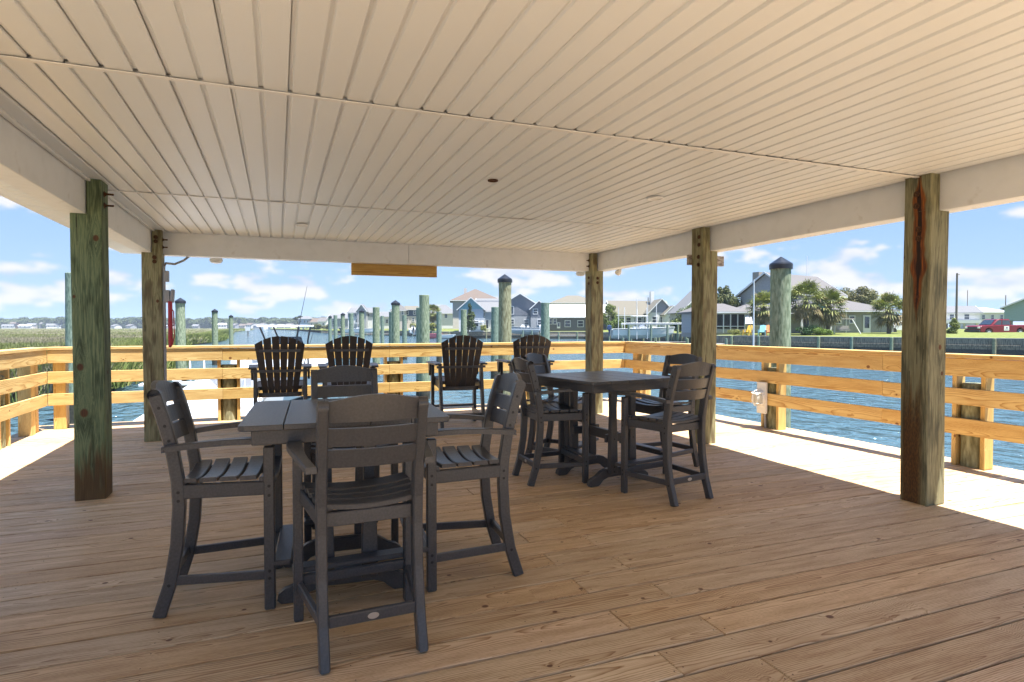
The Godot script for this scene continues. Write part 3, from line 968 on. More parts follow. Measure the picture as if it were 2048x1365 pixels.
# counter-height ladder-back armchair; faces -z, origin on the floor below the seat
func make_armchair() -> Node3D:
	var o := thing("ladder_back_armchair", "-", "chair", Vector3.ZERO, 0.0, "slate grey counter-height ladder-back armchairs")
	var m: Material = M.plastic_lumber
	var rear := [Vector2(0.275, 0.0), Vector2(0.225, 0.16), Vector2(0.195, 0.34), Vector2(0.185, 0.52), Vector2(0.19, 0.64), Vector2(0.215, 0.80), Vector2(0.25, 0.94), Vector2(0.282, 1.045)]
	var rp := bent_bar(rear, 0.0, 0.057)
	# round the head of the post
	var rl := side_plate(rp, 0.042, 0.006)
	for s: float in [-1.0, 1.0]:
		var leg := part(o, "rear_leg", rl, m, Vector3(s * 0.198, 0, 0))
		var hd := MB.new()
		hd.lathe([Vector2(0.0285, -0.0205), Vector2(0.0285, 0.0205), Vector2(0.0, 0.0205)], 14, Transform3D(Basis(Vector3.BACK, PI / 2), Vector3.ZERO))
		part(leg, "rounded_head", hd.mesh(), m, Vector3(0, 1.045, 0.282))
		var spots := []
		for q: Vector2 in [Vector2(0.262, 0.985), Vector2(0.238, 0.90), Vector2(0.222, 0.83), Vector2(0.186, 0.585), Vector2(0.186, 0.545), Vector2(0.23, 0.15)]:
			spots.append(Vector3(s * 0.0212, q.y, q.x))
		plug_dots(leg, spots, Vector3(s, 0, 0))
		var back_spots := [Vector3(0, 0.60, 0.2145), Vector3(0, 0.575, 0.2145), Vector3(0, 0.20, 0.2435)]
		plug_dots(leg, back_spots, Vector3.BACK)
		var fl := part(o, "front_leg", boxmesh(Vector3(0.042, 0.79, 0.050), 0.006), m, Vector3(s * 0.258, 0.395, -0.215))
		var fs := []
		for y: float in [0.60, 0.555, 0.19, 0.155]:
			fs.append(Vector3(s * 0.0212, y - 0.395, 0.0))
		plug_dots(fl, fs, Vector3(s, 0, 0))
		# arm: a gently bowed plank on the front leg, bolted to the side of the rear post
		var arm := MB.new()
		var prev := []
		for k in 9:
			var f := k / 8.0
			var z := lerpf(0.245, -0.275, f)
			var y := 0.795 + 0.028 * sin(f * PI * 0.75)
			var x := s * (lerpf(0.240, 0.266, f) + 0.02 * sin(f * PI))
			var hw := 0.021 + 0.014 * smoothstep(0.25, 0.8, f) - 0.010 * smoothstep(0.93, 1.0, f)
			var ring := [Vector3(x - hw, y - 0.013, z), Vector3(x + hw, y - 0.013, z), Vector3(x + hw, y + 0.010, z), Vector3(x + hw - 0.004, y + 0.014, z), Vector3(x - hw + 0.004, y + 0.014, z), Vector3(x - hw, y + 0.010, z)]
			if prev.size():
				for i in 6:
					var j := (i + 1) % 6
					arm.quad(prev[i], prev[j], ring[j], ring[i])
			if k == 0 or k == 8:
				for i in range(1, 5):
					if k == 8:
						arm.tri(ring[0], ring[i], ring[i + 1])
					else:
						arm.tri(ring[0], ring[i + 1], ring[i])
			prev = ring
		var ao := part(o, "arm", arm.mesh(), m)
		plug_dots(ao, [Vector3(s * 0.2625, 0.793, 0.228)], Vector3(s, 0, 0))
		part(o, "seat_rail", boxmesh(Vector3(0.03, 0.066, 0.40), 0.004), m, Vector3(s * 0.218, 0.584, -0.01), Basis(Vector3.UP, -s * 0.09))
		part(o, "side_stretcher", boxmesh(Vector3(0.024, 0.042, 0.42), 0.004), m, Vector3(s * 0.226, 0.165, 0.01), Basis(Vector3.UP, -s * 0.125))
	# ladder slats, curved to the sitter's back; the top one arched
	for k in 3:
		var yb: float = [0.985, 0.885, 0.797][k]
		var hh: float = [0.085, 0.076, 0.076][k]
		var z0: float = [0.268, 0.243, 0.222][k]
		var sl := MB.new()
		var rows := []
		for i in 13:
			var f := i / 12.0 * 2.0 - 1.0
			var x := f * 0.179
			var z := z0 + 0.028 * (1.0 - f * f) + 0.002
			var top := yb + hh + (0.026 * (1.0 - f * f) * (1.0 - 0.4 * f * f) if k == 0 else 0.0)
			var tilt := 0.022
			rows.append([Vector3(x, yb, z - 0.011), Vector3(x, yb, z + 0.011), Vector3(x, top, z + 0.011 + tilt), Vector3(x, top, z - 0.011 + tilt)])
		for i in 12:
			for j in 4:
				var q := (j + 1) % 4
				sl.quad(rows[i][q], rows[i][j], rows[i + 1][j], rows[i + 1][q])
		part(o, "back_slat", sl.mesh(), m)
	# seat of five hollowed slats
	for k in 5:
		var zc := -0.205 + k * 0.088
		var sl := MB.new()
		var rows := []
		for i in 11:
			var f := i / 10.0 * 2.0 - 1.0
			var x := f * (0.243 - 0.008 * k)
			var y := 0.638 - 0.022 * (1.0 - f * f) + (0.008 if k == 0 else 0.0) * -1.0
			rows.append([Vector3(x, y - 0.012, zc - 0.037), Vector3(x, y - 0.012, zc + 0.037), Vector3(x, y + 0.005, zc + 0.037), Vector3(x, y + 0.009, zc + 0.033), Vector3(x, y + 0.009, zc - 0.033), Vector3(x, y + 0.005, zc - 0.037)])
		for i in 10:
			for j in 6:
				var q := (j + 1) % 6
				sl.quad(rows[i][q], rows[i][j], rows[i + 1][j], rows[i + 1][q])
		for e: int in [0, 10]:
			for j in range(1, 5):
				if e == 0:
					sl.tri(rows[e][0], rows[e][j], rows[e][j + 1])
				else:
					sl.tri(rows[e][0], rows[e][j + 1], rows[e][j])
		part(o, "seat_slat", sl.mesh(), m)
	part(o, "front_rail", boxmesh(Vector3(0.47, 0.075, 0.028), 0.004), m, Vector3(0, 0.565, -0.20))
	part(o, "rear_rail", boxmesh(Vector3(0.356, 0.06, 0.026), 0.004), m, Vector3(0, 0.572, 0.17))
	part(o, "footrest", boxmesh(Vector3(0.56, 0.026, 0.085), 0.006), m, Vector3(0, 0.222, -0.272))
	part(o, "foot_rail", boxmesh(Vector3(0.475, 0.045, 0.03), 0.004), m, Vector3(0, 0.186, -0.215))
	var rs := part(o, "rear_stretcher", boxmesh(Vector3(0.356, 0.046, 0.026), 0.004), m, Vector3(0, 0.175, 0.232))
	var bd := MB.new()
	bd.lathe([Vector2(0.0, 0.0), Vector2(0.0155, 0.0), Vector2(0.0155, 0.0012), Vector2(0.0, 0.0016)], 20, Transform3D(Basis(Vector3.RIGHT, PI / 2) * Basis.from_scale(Vector3(1.5, 1, 0.85)), Vector3(0, 0.0, 0.0132)))
	part(rs, "badge", bd.mesh(), M.badge_metal)
	return o

# counter-height fan-back chair; faces -z
func make_fan_chair() -> Node3D:
	var o := thing("fan_back_chair", "-", "chair", Vector3.ZERO, 0.0, "tall fan-back chairs along the far railing")
	var m: Material = M.plastic_lumber
	var mb_: Material = M.plastic_brown
	for k in 6:
		var f := (k - 2.5) / 2.5
		var xb := f * 0.165
		var xt := f * 0.243
		var wb := 0.032
		var wt := 0.043
		var arc := func(x: float) -> float: return 1.255 - 0.105 * (x / 0.29) * (x / 0.29)
		var lean := func(y: float) -> float: return 0.10 + (y - 0.50) * 0.27
		var sl := MB.new()
		var y0 := 0.50
		var rows := []
		var steps := 5
		for i in steps + 1:
			var g := float(i) / steps
			var xl := lerpf(xb - wb, xt - wt, g)
			var xr := lerpf(xb + wb, xt + wt, g)
			var yl: float = lerpf(y0, arc.call(xt - wt), g)
			var yr: float = lerpf(y0, arc.call(xt + wt), g)
			var dl := 0.035 * (1.0 - (xl / 0.29) * (xl / 0.29))
			var dr := 0.035 * (1.0 - (xr / 0.29) * (xr / 0.29))
			rows.append([Vector3(xl, yl, lean.call(yl) + dl - 0.010), Vector3(xr, yr, lean.call(yr) + dr - 0.010), Vector3(xr, yr, lean.call(yr) + dr + 0.010), Vector3(xl, yl, lean.call(yl) + dl + 0.010)])
		for i in steps:
			for j in 4:
				var q := (j + 1) % 4
				sl.quad(rows[i][q], rows[i][j], rows[i + 1][j], rows[i + 1][q])
		sl.quad(rows[steps][3], rows[steps][2], rows[steps][1], rows[steps][0])
		sl.quad(rows[0][0], rows[0][1], rows[0][2], rows[0][3])
		part(o, "back_slat", sl.mesh(), mb_)
	# two braces behind the slats, the lower one running on to the arms
	for br: Array in [[1.075, 0.235, 0.040, 0.032], [0.825, 0.335, 0.040, 0.030]]:
		var b := MB.new()
		var rows := []
		for i in 13:
			var f := i / 12.0 * 2.0 - 1.0
			var x: float = f * br[1]
			var z: float = 0.10 + (br[0] - 0.5) * 0.27 + 0.035 * (1.0 - (x / 0.29) * (x / 0.29)) + 0.011
			z = maxf(z, 0.10 + (br[0] - 0.5) * 0.27 - 0.005)
			rows.append([Vector3(x, br[0] - br[3] / 2, z), Vector3(x, br[0] - br[3] / 2, z + br[2]), Vector3(x, br[0] + br[3] / 2, z + br[2]), Vector3(x, br[0] + br[3] / 2, z)])
		for i in 12:
			for j in 4:
				var q := (j + 1) % 4
				b.quad(rows[i][q], rows[i][j], rows[i + 1][j], rows[i + 1][q])
		b.quad(rows[0][0], rows[0][1], rows[0][2], rows[0][3])
		b.quad(rows[12][3], rows[12][2], rows[12][1], rows[12][0])
		part(o, "back_brace", b.mesh(), m)
	for s: float in [-1.0, 1.0]:
		# arm: a flat plank widening to a rounded front
		var pl := PackedVector2Array([Vector2(-0.045, 0.25), Vector2(0.045, 0.25), Vector2(0.062, -0.05), Vector2(0.072, -0.33), Vector2(0.06, -0.385), Vector2(0.02, -0.40), Vector2(-0.03, -0.40), Vector2(-0.062, -0.38), Vector2(-0.07, -0.33), Vector2(-0.058, -0.05)])
		for i in pl.size():
			pl[i] = Vector2(pl[i].x, -pl[i].y)
		if Geometry2D.is_polygon_clockwise(pl):
			pl.reverse()
		var ar := MB.new()
		ar.prism(pl, 0.026, Transform3D(Basis(Vector3.RIGHT, -PI / 2), Vector3.ZERO), 0.005)
		part(o, "arm", ar.mesh(), m, Vector3(s * 0.315, 0.862, -0.02))
		# bracket under the arm
		var bk := PackedVector2Array([Vector2(-0.06, 0.0), Vector2(0.06, 0.0), Vector2(0.02, -0.17), Vector2(-0.02, -0.17)])
		part(o, "arm_bracket", side_plate(bk, 0.026, 0.003), m, Vector3(s * 0.345, 0.848, -0.30))
		part(o, "front_leg", boxmesh(Vector3(0.04, 0.85, 0.085), 0.005), m, Vector3(s * 0.305, 0.425, -0.30))
		var rl := side_plate(bent_bar([Vector2(0.33, 0.0), Vector2(0.25, 0.35), Vector2(0.20, 0.62), Vector2(0.165, 0.848)], 0.0, 0.075), 0.04, 0.005)
		part(o, "rear_leg", rl, m, Vector3(s * 0.285, 0, 0))
		part(o, "seat_rail", boxmesh(Vector3(0.03, 0.11, 0.56), 0.004), m, Vector3(s * 0.268, 0.585, -0.06), Basis(Vector3.RIGHT, 0.06))
		part(o, "side_stretcher", boxmesh(Vector3(0.026, 0.06, 0.60), 0.004), m, Vector3(s * 0.282, 0.17, -0.01))
	for k in 6:
		part(o, "seat_slat", boxmesh(Vector3(0.56, 0.020, 0.074), 0.004), m, Vector3(0, 0.650 - k * 0.005 + (0.004 if k < 1 else 0.0), -0.30 + k * 0.082), Basis(Vector3.RIGHT, 0.06))
	part(o, "front_apron", boxmesh(Vector3(0.57, 0.09, 0.026), 0.004), m, Vector3(0, 0.585, -0.345))
	part(o, "footrest", boxmesh(Vector3(0.60, 0.026, 0.10), 0.005), m, Vector3(0, 0.235, -0.355))
	part(o, "rear_stretcher", boxmesh(Vector3(0.56, 0.06, 0.026), 0.004), m, Vector3(0, 0.17, 0.285))
	var rr := MB.new()
	var rows := []
	for i in 13:
		var f := i / 12.0 * 2.0 - 1.0
		var z := 0.125 + 0.06 * (1.0 - f * f)
		rows.append([Vector3(f * 0.25, 0.505, z), Vector3(f * 0.25, 0.505, z + 0.04), Vector3(f * 0.25, 0.555, z + 0.04), Vector3(f * 0.25, 0.555, z)])
	for i in 12:
		for j in 4:
			var q := (j + 1) % 4
			rr.quad(rows[i][q], rows[i][j], rows[i + 1][j], rows[i + 1][q])
	part(o, "seat_brace", rr.mesh(), m)
	return o

# square counter-height trestle table; the boards of its top run along z
func make_table() -> Node3D:
	var o := thing("trestle_table", "-", "table", Vector3.ZERO, 0.0, "square slate grey counter-height tables")
	var m: Material = M.plastic_lumber
	var side := 0.965
	var bw := side / 5.0
	for k in 5:
		var c := MB.new()
		var x0 := -side / 2 + k * bw + (0.0022 if k > 0 else 0.0)
		var x1 := -side / 2 + (k + 1) * bw - (0.0022 if k < 4 else 0.0)
		var h := side / 2
		var q := 0.03
		var poly := PackedVector2Array()
		# corner boards have clipped outer corners
		if k == 0:
			poly = PackedVector2Array([Vector2(x0 + q, -h), Vector2(x1, -h), Vector2(x1, h), Vector2(x0 + q, h), Vector2(x0 + q * 0.3, h - q * 0.3), Vector2(x0, h - q), Vector2(x0, -h + q), Vector2(x0 + q * 0.3, -h + q * 0.3)])
		elif k == 4:
			poly = PackedVector2Array([Vector2(x0, -h), Vector2(x1 - q, -h), Vector2(x1 - q * 0.3, -h + q * 0.3), Vector2(x1, -h + q), Vector2(x1, h - q), Vector2(x1 - q * 0.3, h - q * 0.3), Vector2(x1 - q, h), Vector2(x0, h)])
		else:
			poly = PackedVector2Array([Vector2(x0, -h), Vector2(x1, -h), Vector2(x1, h), Vector2(x0, h)])
		c.prism(poly, 0.026, Transform3D(Basis(Vector3.RIGHT, -PI / 2), Vector3(0, 0.907, 0)), 0.003)
		part(o, "top_board", c.mesh(), m)
	for s: float in [-1.0, 1.0]:
		part(o, "apron", boxmesh(Vector3(0.86, 0.072, 0.028), 0.004), m, Vector3(0, 0.857, s * 0.416))
		part(o, "apron", boxmesh(Vector3(0.028, 0.072, 0.80), 0.004), m, Vector3(s * 0.416, 0.857, 0))
		# a trestle: foot with turned-up toes, two uprights that flare at the foot, head rail
		var z := s * 0.235
		var ft := PackedVector2Array([Vector2(-0.315, 0.0), Vector2(-0.235, 0.0), Vector2(-0.215, 0.012), Vector2(-0.18, 0.045), Vector2(-0.13, 0.062), Vector2(0.13, 0.062), Vector2(0.18, 0.045), Vector2(0.215, 0.012), Vector2(0.235, 0.0), Vector2(0.315, 0.0), Vector2(0.335, 0.02), Vector2(0.33, 0.05), Vector2(0.30, 0.072), Vector2(0.26, 0.085), Vector2(0.20, 0.125), Vector2(0.15, 0.140), Vector2(-0.15, 0.140), Vector2(-0.20, 0.125), Vector2(-0.26, 0.085), Vector2(-0.30, 0.072), Vector2(-0.33, 0.05), Vector2(-0.335, 0.02)])
		var fb := MB.new()
		fb.prism(ft, 0.045, Transform3D(Basis.IDENTITY, Vector3.ZERO), 0.005)
		part(o, "foot", fb.mesh(), m, Vector3(0, 0, z))
		for sx: float in [-1.0, 1.0]:
			var up := PackedVector2Array([Vector2(-0.040, 0.10), Vector2(0.040, 0.10), Vector2(0.040, 0.22), Vector2(0.034, 0.42), Vector2(0.028, 0.66), Vector2(0.036, 0.822), Vector2(-0.036, 0.822), Vector2(-0.028, 0.66), Vector2(-0.034, 0.42), Vector2(-0.040, 0.22)])
			var ub := MB.new()
			ub.prism(up, 0.05, Transform3D.IDENTITY, 0.005)
			var uo := part(o, "upright", ub.mesh(), m, Vector3(sx * 0.105, 0, z + s * 0.046))
			plug_dots(uo, [Vector3(0, 0.16, s * 0.0252), Vector3(0, 0.12, s * 0.0252), Vector3(0, 0.40, s * 0.0252)], Vector3(0, 0, s))
		part(o, "head_rail", boxmesh(Vector3(0.78, 0.05, 0.04), 0.004), m, Vector3(0, 0.846, z))
	part(o, "stretcher", boxmesh(Vector3(0.045, 0.085, 0.43), 0.005), m, Vector3(0, 0.40, 0))
	part(o, "cross_rail", boxmesh(Vector3(0.30, 0.07, 0.03), 0.004), m, Vector3(0, 0.40, -0.235))
	part(o, "cross_rail", boxmesh(Vector3(0.30, 0.07, 0.03), 0.004), m, Vector3(0, 0.40, 0.235))
	return o

func build_furniture() -> void:
	var t := make_table()
	t.position = Vector3(0.335, 0, -3.372)
	t.rotation.y = deg_to_rad(-3.0)
	t.set_meta("label", "slate grey square table with five-board top, closest to the camera")
	copy(t, Vector3(2.74, 0, -4.79), deg_to_rad(9.0), "slate grey square table standing nearer the post with rust stains")
	var c := make_armchair()
	c.position = Vector3(-0.240, 0, -3.385)
	c.rotation.y = deg_to_rad(-94.0)
	c.set_meta("label", "slate grey armchair in side view at the left end of the closest table")
	copy(c, Vector3(0.347, 0, -2.735), deg_to_rad(2.5), "slate grey armchair in front of the closest table with its back to the camera")
	copy(c, Vector3(0.962, 0, -3.262), deg_to_rad(86.0), "slate grey armchair facing left at the right end of the closest table")
	copy(c, Vector3(0.42, 0, -3.98), deg_to_rad(179.0), "slate grey armchair on the far side of the closest table, mostly hidden by it")
	copy(c, Vector3(2.29, 0, -4.91), deg_to_rad(-92.0), "slate grey armchair at the left end of the farther square table")
	copy(c, Vector3(2.94, 0, -4.09), deg_to_rad(11.0), "slate grey armchair in front of the farther square table, showing its badge")
	copy(c, Vector3(3.51, 0, -4.95), deg_to_rad(100.0), "slate grey armchair at the right end of the farther table, against the green post")
	copy(c, Vector3(2.63, 0, -5.45), deg_to_rad(-142.0), "slate grey armchair turned sideways behind the farther square table")
	var f := make_fan_chair()
	f.position = Vector3(0.03, 0, -8.12)
	f.rotation.y = deg_to_rad(-1.0)
	f.set_meta("label", "first fan-back chair along the railing, in front of the white dock")
	copy(f, Vector3(0.85, 0, -8.0), deg_to_rad(-4.0), "second fan-back chair along the railing, above the hidden armchair's back")
	copy(f, Vector3(2.33, 0, -8.05), deg_to_rad(-4.0), "third fan-back chair along the railing, standing alone with all legs in view")
	copy(f, Vector3(3.42, 0, -8.2), deg_to_rad(-5.0), "fourth fan-back chair along the railing, partly behind the farther armchairs")

# ---------------------------------------------------------------- land and water
# the far shore's edge: bearing column, metres ahead, height of the land at the edge
var shore := [[2900, 30, 0.43], [2500, 36, 0.43], [2048, 46, 0.43], [1740, 53, 0.43], [1440, 62, 0.43], [1392, 70, 0.43], [1335, 96, 0.43], [1200, 104, 0.43], [1172, 118, 0.43], [1030, 120, 0.43], [880, 122, 0.43], [852, 152, 0.40], [760, 168, 0.35], [690, 190, 0.3], [650, 225, 0.2], [590, 420, 0.0], [540, 560, -0.2]]

func build_setting() -> void:
	var w := MB.new()
	w.quad(Vector3(-4000, WATER_Y, 4000), Vector3(4000, WATER_Y, 4000), Vector3(4000, WATER_Y, -4000), Vector3(-4000, WATER_Y, -4000))
	struct("water", w.mesh(), M.water)
	# lawn and lots behind the bulkheads, rising slightly away from the water
	var g := MB.new()
	for i in shore.size() - 1:
		var a: Array = shore[i]
		var b: Array = shore[i + 1]
		var prev := [vista(a[0], a[1], a[2]), vista(b[0], b[1], b[2])]
		for k in 3:
			var add: float = [8.0, 26.0, 420.0][k]
			var up: float = [0.22, 0.5, 0.9][k]
			var next := [vista(a[0], a[1] + add, a[2] + up), vista(b[0], b[1] + add, b[2] + up)]
			g.quad(prev[0], next[0], next[1], prev[1])
			prev = next
	struct("lawn", g.mesh(), M.lawn)
	# far mainland beyond the marsh and the sound
	var f := MB.new()
	f.quad(vista(-900, 640, -0.55), vista(900, 640, -0.55), vista(900, 1800, 0.4), vista(-900, 1800, 0.4))
	struct("far_mainland", f.mesh(), M.marsh_mud)
	build_marsh()

var marsh_edge := [[-900, 7.0], [-400, 12.0], [-100, 15.5], [60, 18.0], [160, 19.5], [222, 24.0], [290, 27.0], [325, 50.0], [352, 74.0], [398, 82.0], [428, 97.0], [442, 150.0], [455, 270.0], [492, 470.0]]

func build_marsh() -> void:
	var poly := PackedVector2Array()
	for e: Array in marsh_edge:
		var p := vista(e[0], e[1])
		poly.append(Vector2(p.x, p.z))
	for e: Array in [[492, 640.0], [-500, 640.0], [-2600, 130.0]]:
		var p := vista(e[0], e[1])
		poly.append(Vector2(p.x, p.z))
	var b := MB.new()
	var ids := Geometry2D.triangulate_polygon(poly)
	for i in range(0, ids.size(), 3):
		var q := [poly[ids[i]], poly[ids[i + 1]], poly[ids[i + 2]]]
		if (q[1] - q[0]).cross(q[2] - q[0]) > 0:
			q = [q[0], q[2], q[1]]
		b.tri(Vector3(q[0].x, WATER_Y + 0.22, q[0].y), Vector3(q[1].x, WATER_Y + 0.22, q[1].y), Vector3(q[2].x, WATER_Y + 0.22, q[2].y))
	for i in marsh_edge.size() - 1:
		var p := poly[i]
		var q := poly[i + 1]
		b.quad(Vector3(p.x, WATER_Y - 0.2, p.y), Vector3(q.x, WATER_Y - 0.2, q.y), Vector3(q.x, WATER_Y + 0.22, q.y), Vector3(p.x, WATER_Y + 0.22, p.y))
	struct("marsh", b.mesh(), M.marsh_mud)
	# cordgrass: tufts of blades
	var r := RandomNumberGenerator.new()
	r.seed = 9
	var t := MB.new()
	for k in 26:
		var a := r.randf() * TAU
		var d := sqrt(r.randf()) * 0.42
		var foot := Vector3(cos(a) * d, -0.05, sin(a) * d)
		var h := r.randf_range(0.55, 1.05)
		var lean := Vector3(r.randf_range(-0.28, 0.28), 0, r.randf_range(-0.28, 0.28))
		var side := Vector3(cos(a * 3.0), 0, sin(a * 3.0)) * r.randf_range(0.012, 0.024)
		var mid := foot + Vector3(0, h * 0.6, 0) + lean * 0.4
		var tip := foot + Vector3(0, h, 0) + lean
		t.quad(foot - side, foot + side, mid + side * 0.8, mid - side * 0.8)
		t.tri(mid - side * 0.8, mid + side * 0.8, tip)
	var gm := mat("cordgrass", Color.WHITE, 0.85)
	gm.vertex_color_use_as_albedo = true
	gm.backlight_enabled = true
	gm.backlight = lin(0.25, 0.27, 0.12)
	var patch := FastNoiseLite.new()
	patch.seed = 5
	patch.frequency = 0.045
	var places := []
	var tints := []
	var count := 0
	while places.size() < 38000 and count < 500000:
		count += 1
		var f := r.randf()
		var depth := 15.0 * pow(40.0, f)
		var col := r.randf_range(-140.0, 500.0)
		var p := vista(col, depth)
		if not Geometry2D.is_point_in_polygon(Vector2(p.x, p.z), poly):
			continue
		var wide := 1.0 + depth / 38.0
		var n := patch.get_noise_2d(p.x, p.z) + r.randf_range(-0.25, 0.25)
		p.y = WATER_Y + 0.22
		places.append(Transform3D(Basis(Vector3.UP, r.randf() * TAU) * Basis.from_scale(Vector3(wide, r.randf_range(0.8, 1.15), wide)), p))
		var green := Color(0.15, 0.18, 0.045)
		var straw := Color(0.265, 0.23, 0.165)
		tints.append(green.lerp(straw, clampf(0.5 + n * 1.9, 0.0, 1.0)) * r.randf_range(0.75, 1.2))
	# the lush fringe along the creek bank
	for i in range(2, marsh_edge.size() - 1):
		var e0: Array = marsh_edge[i]
		var e1: Array = marsh_edge[i + 1]
		var a := vista(e0[0], e0[1])
		var c := vista(e1[0], e1[1])
		var steps := int(clampf((c - a).length() * (90.0 if e0[1] < 40.0 else 22.0), 60.0, 1500.0))
		for k in steps:
			var p := a.lerp(c, r.randf()) + (vista(e0[0] - 30.0, e0[1]) - a).normalized() * r.randf_range(-0.1, 2.2) + vista(1024, 1.0) * r.randf_range(-0.1, 3.5) * r.randf()
			p.y = WATER_Y + 0.20
			var wide: float = 1.0 + e0[1] / 60.0
			places.append(Transform3D(Basis(Vector3.UP, r.randf() * TAU) * Basis.from_scale(Vector3(wide, r.randf_range(0.95, 1.35), wide)), p))
			tints.append(Color(0.13, 0.185, 0.035).lerp(Color(0.24, 0.25, 0.08), r.randf()) * r.randf_range(0.75, 1.15))
	var mm := MultiMesh.new()
	mm.transform_format = MultiMesh.TRANSFORM_3D
	mm.use_colors = true
	mm.mesh = t.mesh()
	mm.instance_count = places.size()
	for i in places.size():
		mm.set_instance_transform(i, places[i])
		mm.set_instance_color(i, tints[i])
	var mi := MultiMeshInstance3D.new()
	mi.name = "marsh_grass"
	mi.multimesh = mm
	mi.material_override = gm
	add_child(mi)
	mi.set_meta("kind", "stuff")

# ---------------------------------------------------------------- pilings, dock
func piling(at: Vector3, top: float, rad: float, cap: bool, look: int, label: String) -> void:
	var o := thing("piling", label, "piling", Vector3(at.x, WATER_Y, at.z), 0.0, "timber mooring pilings in the canal")
	var h := top - WATER_Y - (rad * 1.15 if cap else 0.0)
	var b := MB.new()
	var rr := RandomNumberGenerator.new()
	rr.seed = int(at.x * 31 + at.z * 7)
	var prof := [Vector2(rad * 1.06, 0.55)]
	for k in 6:
		prof.append(Vector2(rad * (1.05 - 0.02 * k + rr.randf_range(-0.012, 0.012)), 0.55 + (h - 0.6) * (k + 1) / 6.5))
	prof.append(Vector2(rad * 0.97, h - 0.015))
	prof.append(Vector2(rad * 0.92, h))
	prof.append(Vector2(0, h))
	b.lathe(prof, 22)
	var s := part(o, "shaft", b.mesh(), M["piling_%d" % look])
	s.rotation.y = rr.randf() * TAU
	s.rotation.x = rr.randf_range(-0.006, 0.006)
	var w := MB.new()
	w.lathe([Vector2(rad * 1.08, -2.5), Vector2(rad * 1.085, 0.35), Vector2(rad * 1.065, 0.56)], 18)
	part(o, "tidal_foot", w.mesh(), M.piling_wet)
	if cap:
		var c := MB.new()
		c.lathe([Vector2(rad * 1.0, h - 0.02), Vector2(rad * 1.1, h - 0.02), Vector2(rad * 1.12, h + 0.05), Vector2(rad * 1.06, h + 0.075), Vector2(rad * 0.08, h + rad * 1.12), Vector2(0.0, h + rad * 1.15)], 24)
		var co := part(o, "cap", c.mesh(), M.cap_black)
		var st := MB.new()
		st.box(Vector3(rad * 1.125, h + 0.02, 0.03), Vector3(0.006, 0.07, 0.03), Basis.IDENTITY, 0.001)
		part(co, "strap", st.mesh(), M.badge_metal)

func build_pilings() -> void:
	var list := [
		[146, 14.2, 2.64, 0.165, false, 1, "teal uncapped piling half hidden by the deep green post"],
		[361, 22.0, 2.44, 0.165, true, 0, "black-capped piling standing in the marsh creek beside the white dock"],
		[429.5, 36.0, 2.46, 0.165, true, 0, "second black-capped piling down the creek, past the white dock"],
		[462, 51.0, 2.42, 0.165, true, 0, "farthest black-capped piling down the creek, by the channel sign"],
		[660, 58.0, 2.50, 0.16, true, 1, "small black-capped piling just left of the second fan-back chair"],
		[671, 52.0, 2.40, 0.165, false, 1, "thin uncapped piling between two small black-capped ones"],
		[685.7, 47.0, 2.50, 0.16, true, 0, "small black-capped piling left of the gabled grey house"],
		[702.5, 43.0, 2.36, 0.165, false, 1, "uncapped piling in front of the gabled grey house's left corner"],
		[723.6, 38.0, 2.50, 0.165, true, 0, "black-capped piling in front of the gabled grey house's gable"],
		[752, 28.5, 2.31, 0.165, false, 0, "thick uncapped piling right of the second fan-back chair"],
		[764.6, 55.0, 2.40, 0.16, false, 1, "thin teal piling just right of the thick uncapped one"],
		[785, 27.0, 2.05, 0.165, false, 1, "teal uncapped piling tucked behind a tall black-capped one"],
		[791, 24.6, 2.47, 0.165, true, 0, "tall black-capped piling in front of the blue and beige house"],
		[809, 42.0, 2.20, 0.165, false, 1, "short uncapped piling in front of the dark porch"],
		[842, 19.6, 2.0, 0.16, false, 1, "teal piling directly behind the tall flat-topped one"],
		[848.5, 19.0, 2.38, 0.165, false, 0, "tall flat-topped piling beside the small palm"],
		[878, 38.0, 2.34, 0.165, false, 1, "slim piling beside the pink water scooter"],
		[927.7, 32.0, 2.29, 0.165, false, 0, "flat-topped piling in front of the dark green bush"],
		[990, 24.5, 2.18, 0.165, false, 1, "teal piling touching the left side of the large black-capped one"],
		[1009.6, 15.0, 2.68, 0.165, true, 2, "large black-capped piling between the third and fourth fan-back chairs"],
		[1090.6, 22.0, 2.26, 0.165, false, 1, "flat-topped piling in front of the white metal roof's left end"],
		[1561, 10.0, 2.53, 0.165, true, 0, "large black-capped piling just outside the railing near the lamp"]]
	for p: Array in list:
		piling(vista(p[0], p[1]), p[2], p[3], p[4], p[5], p[6])

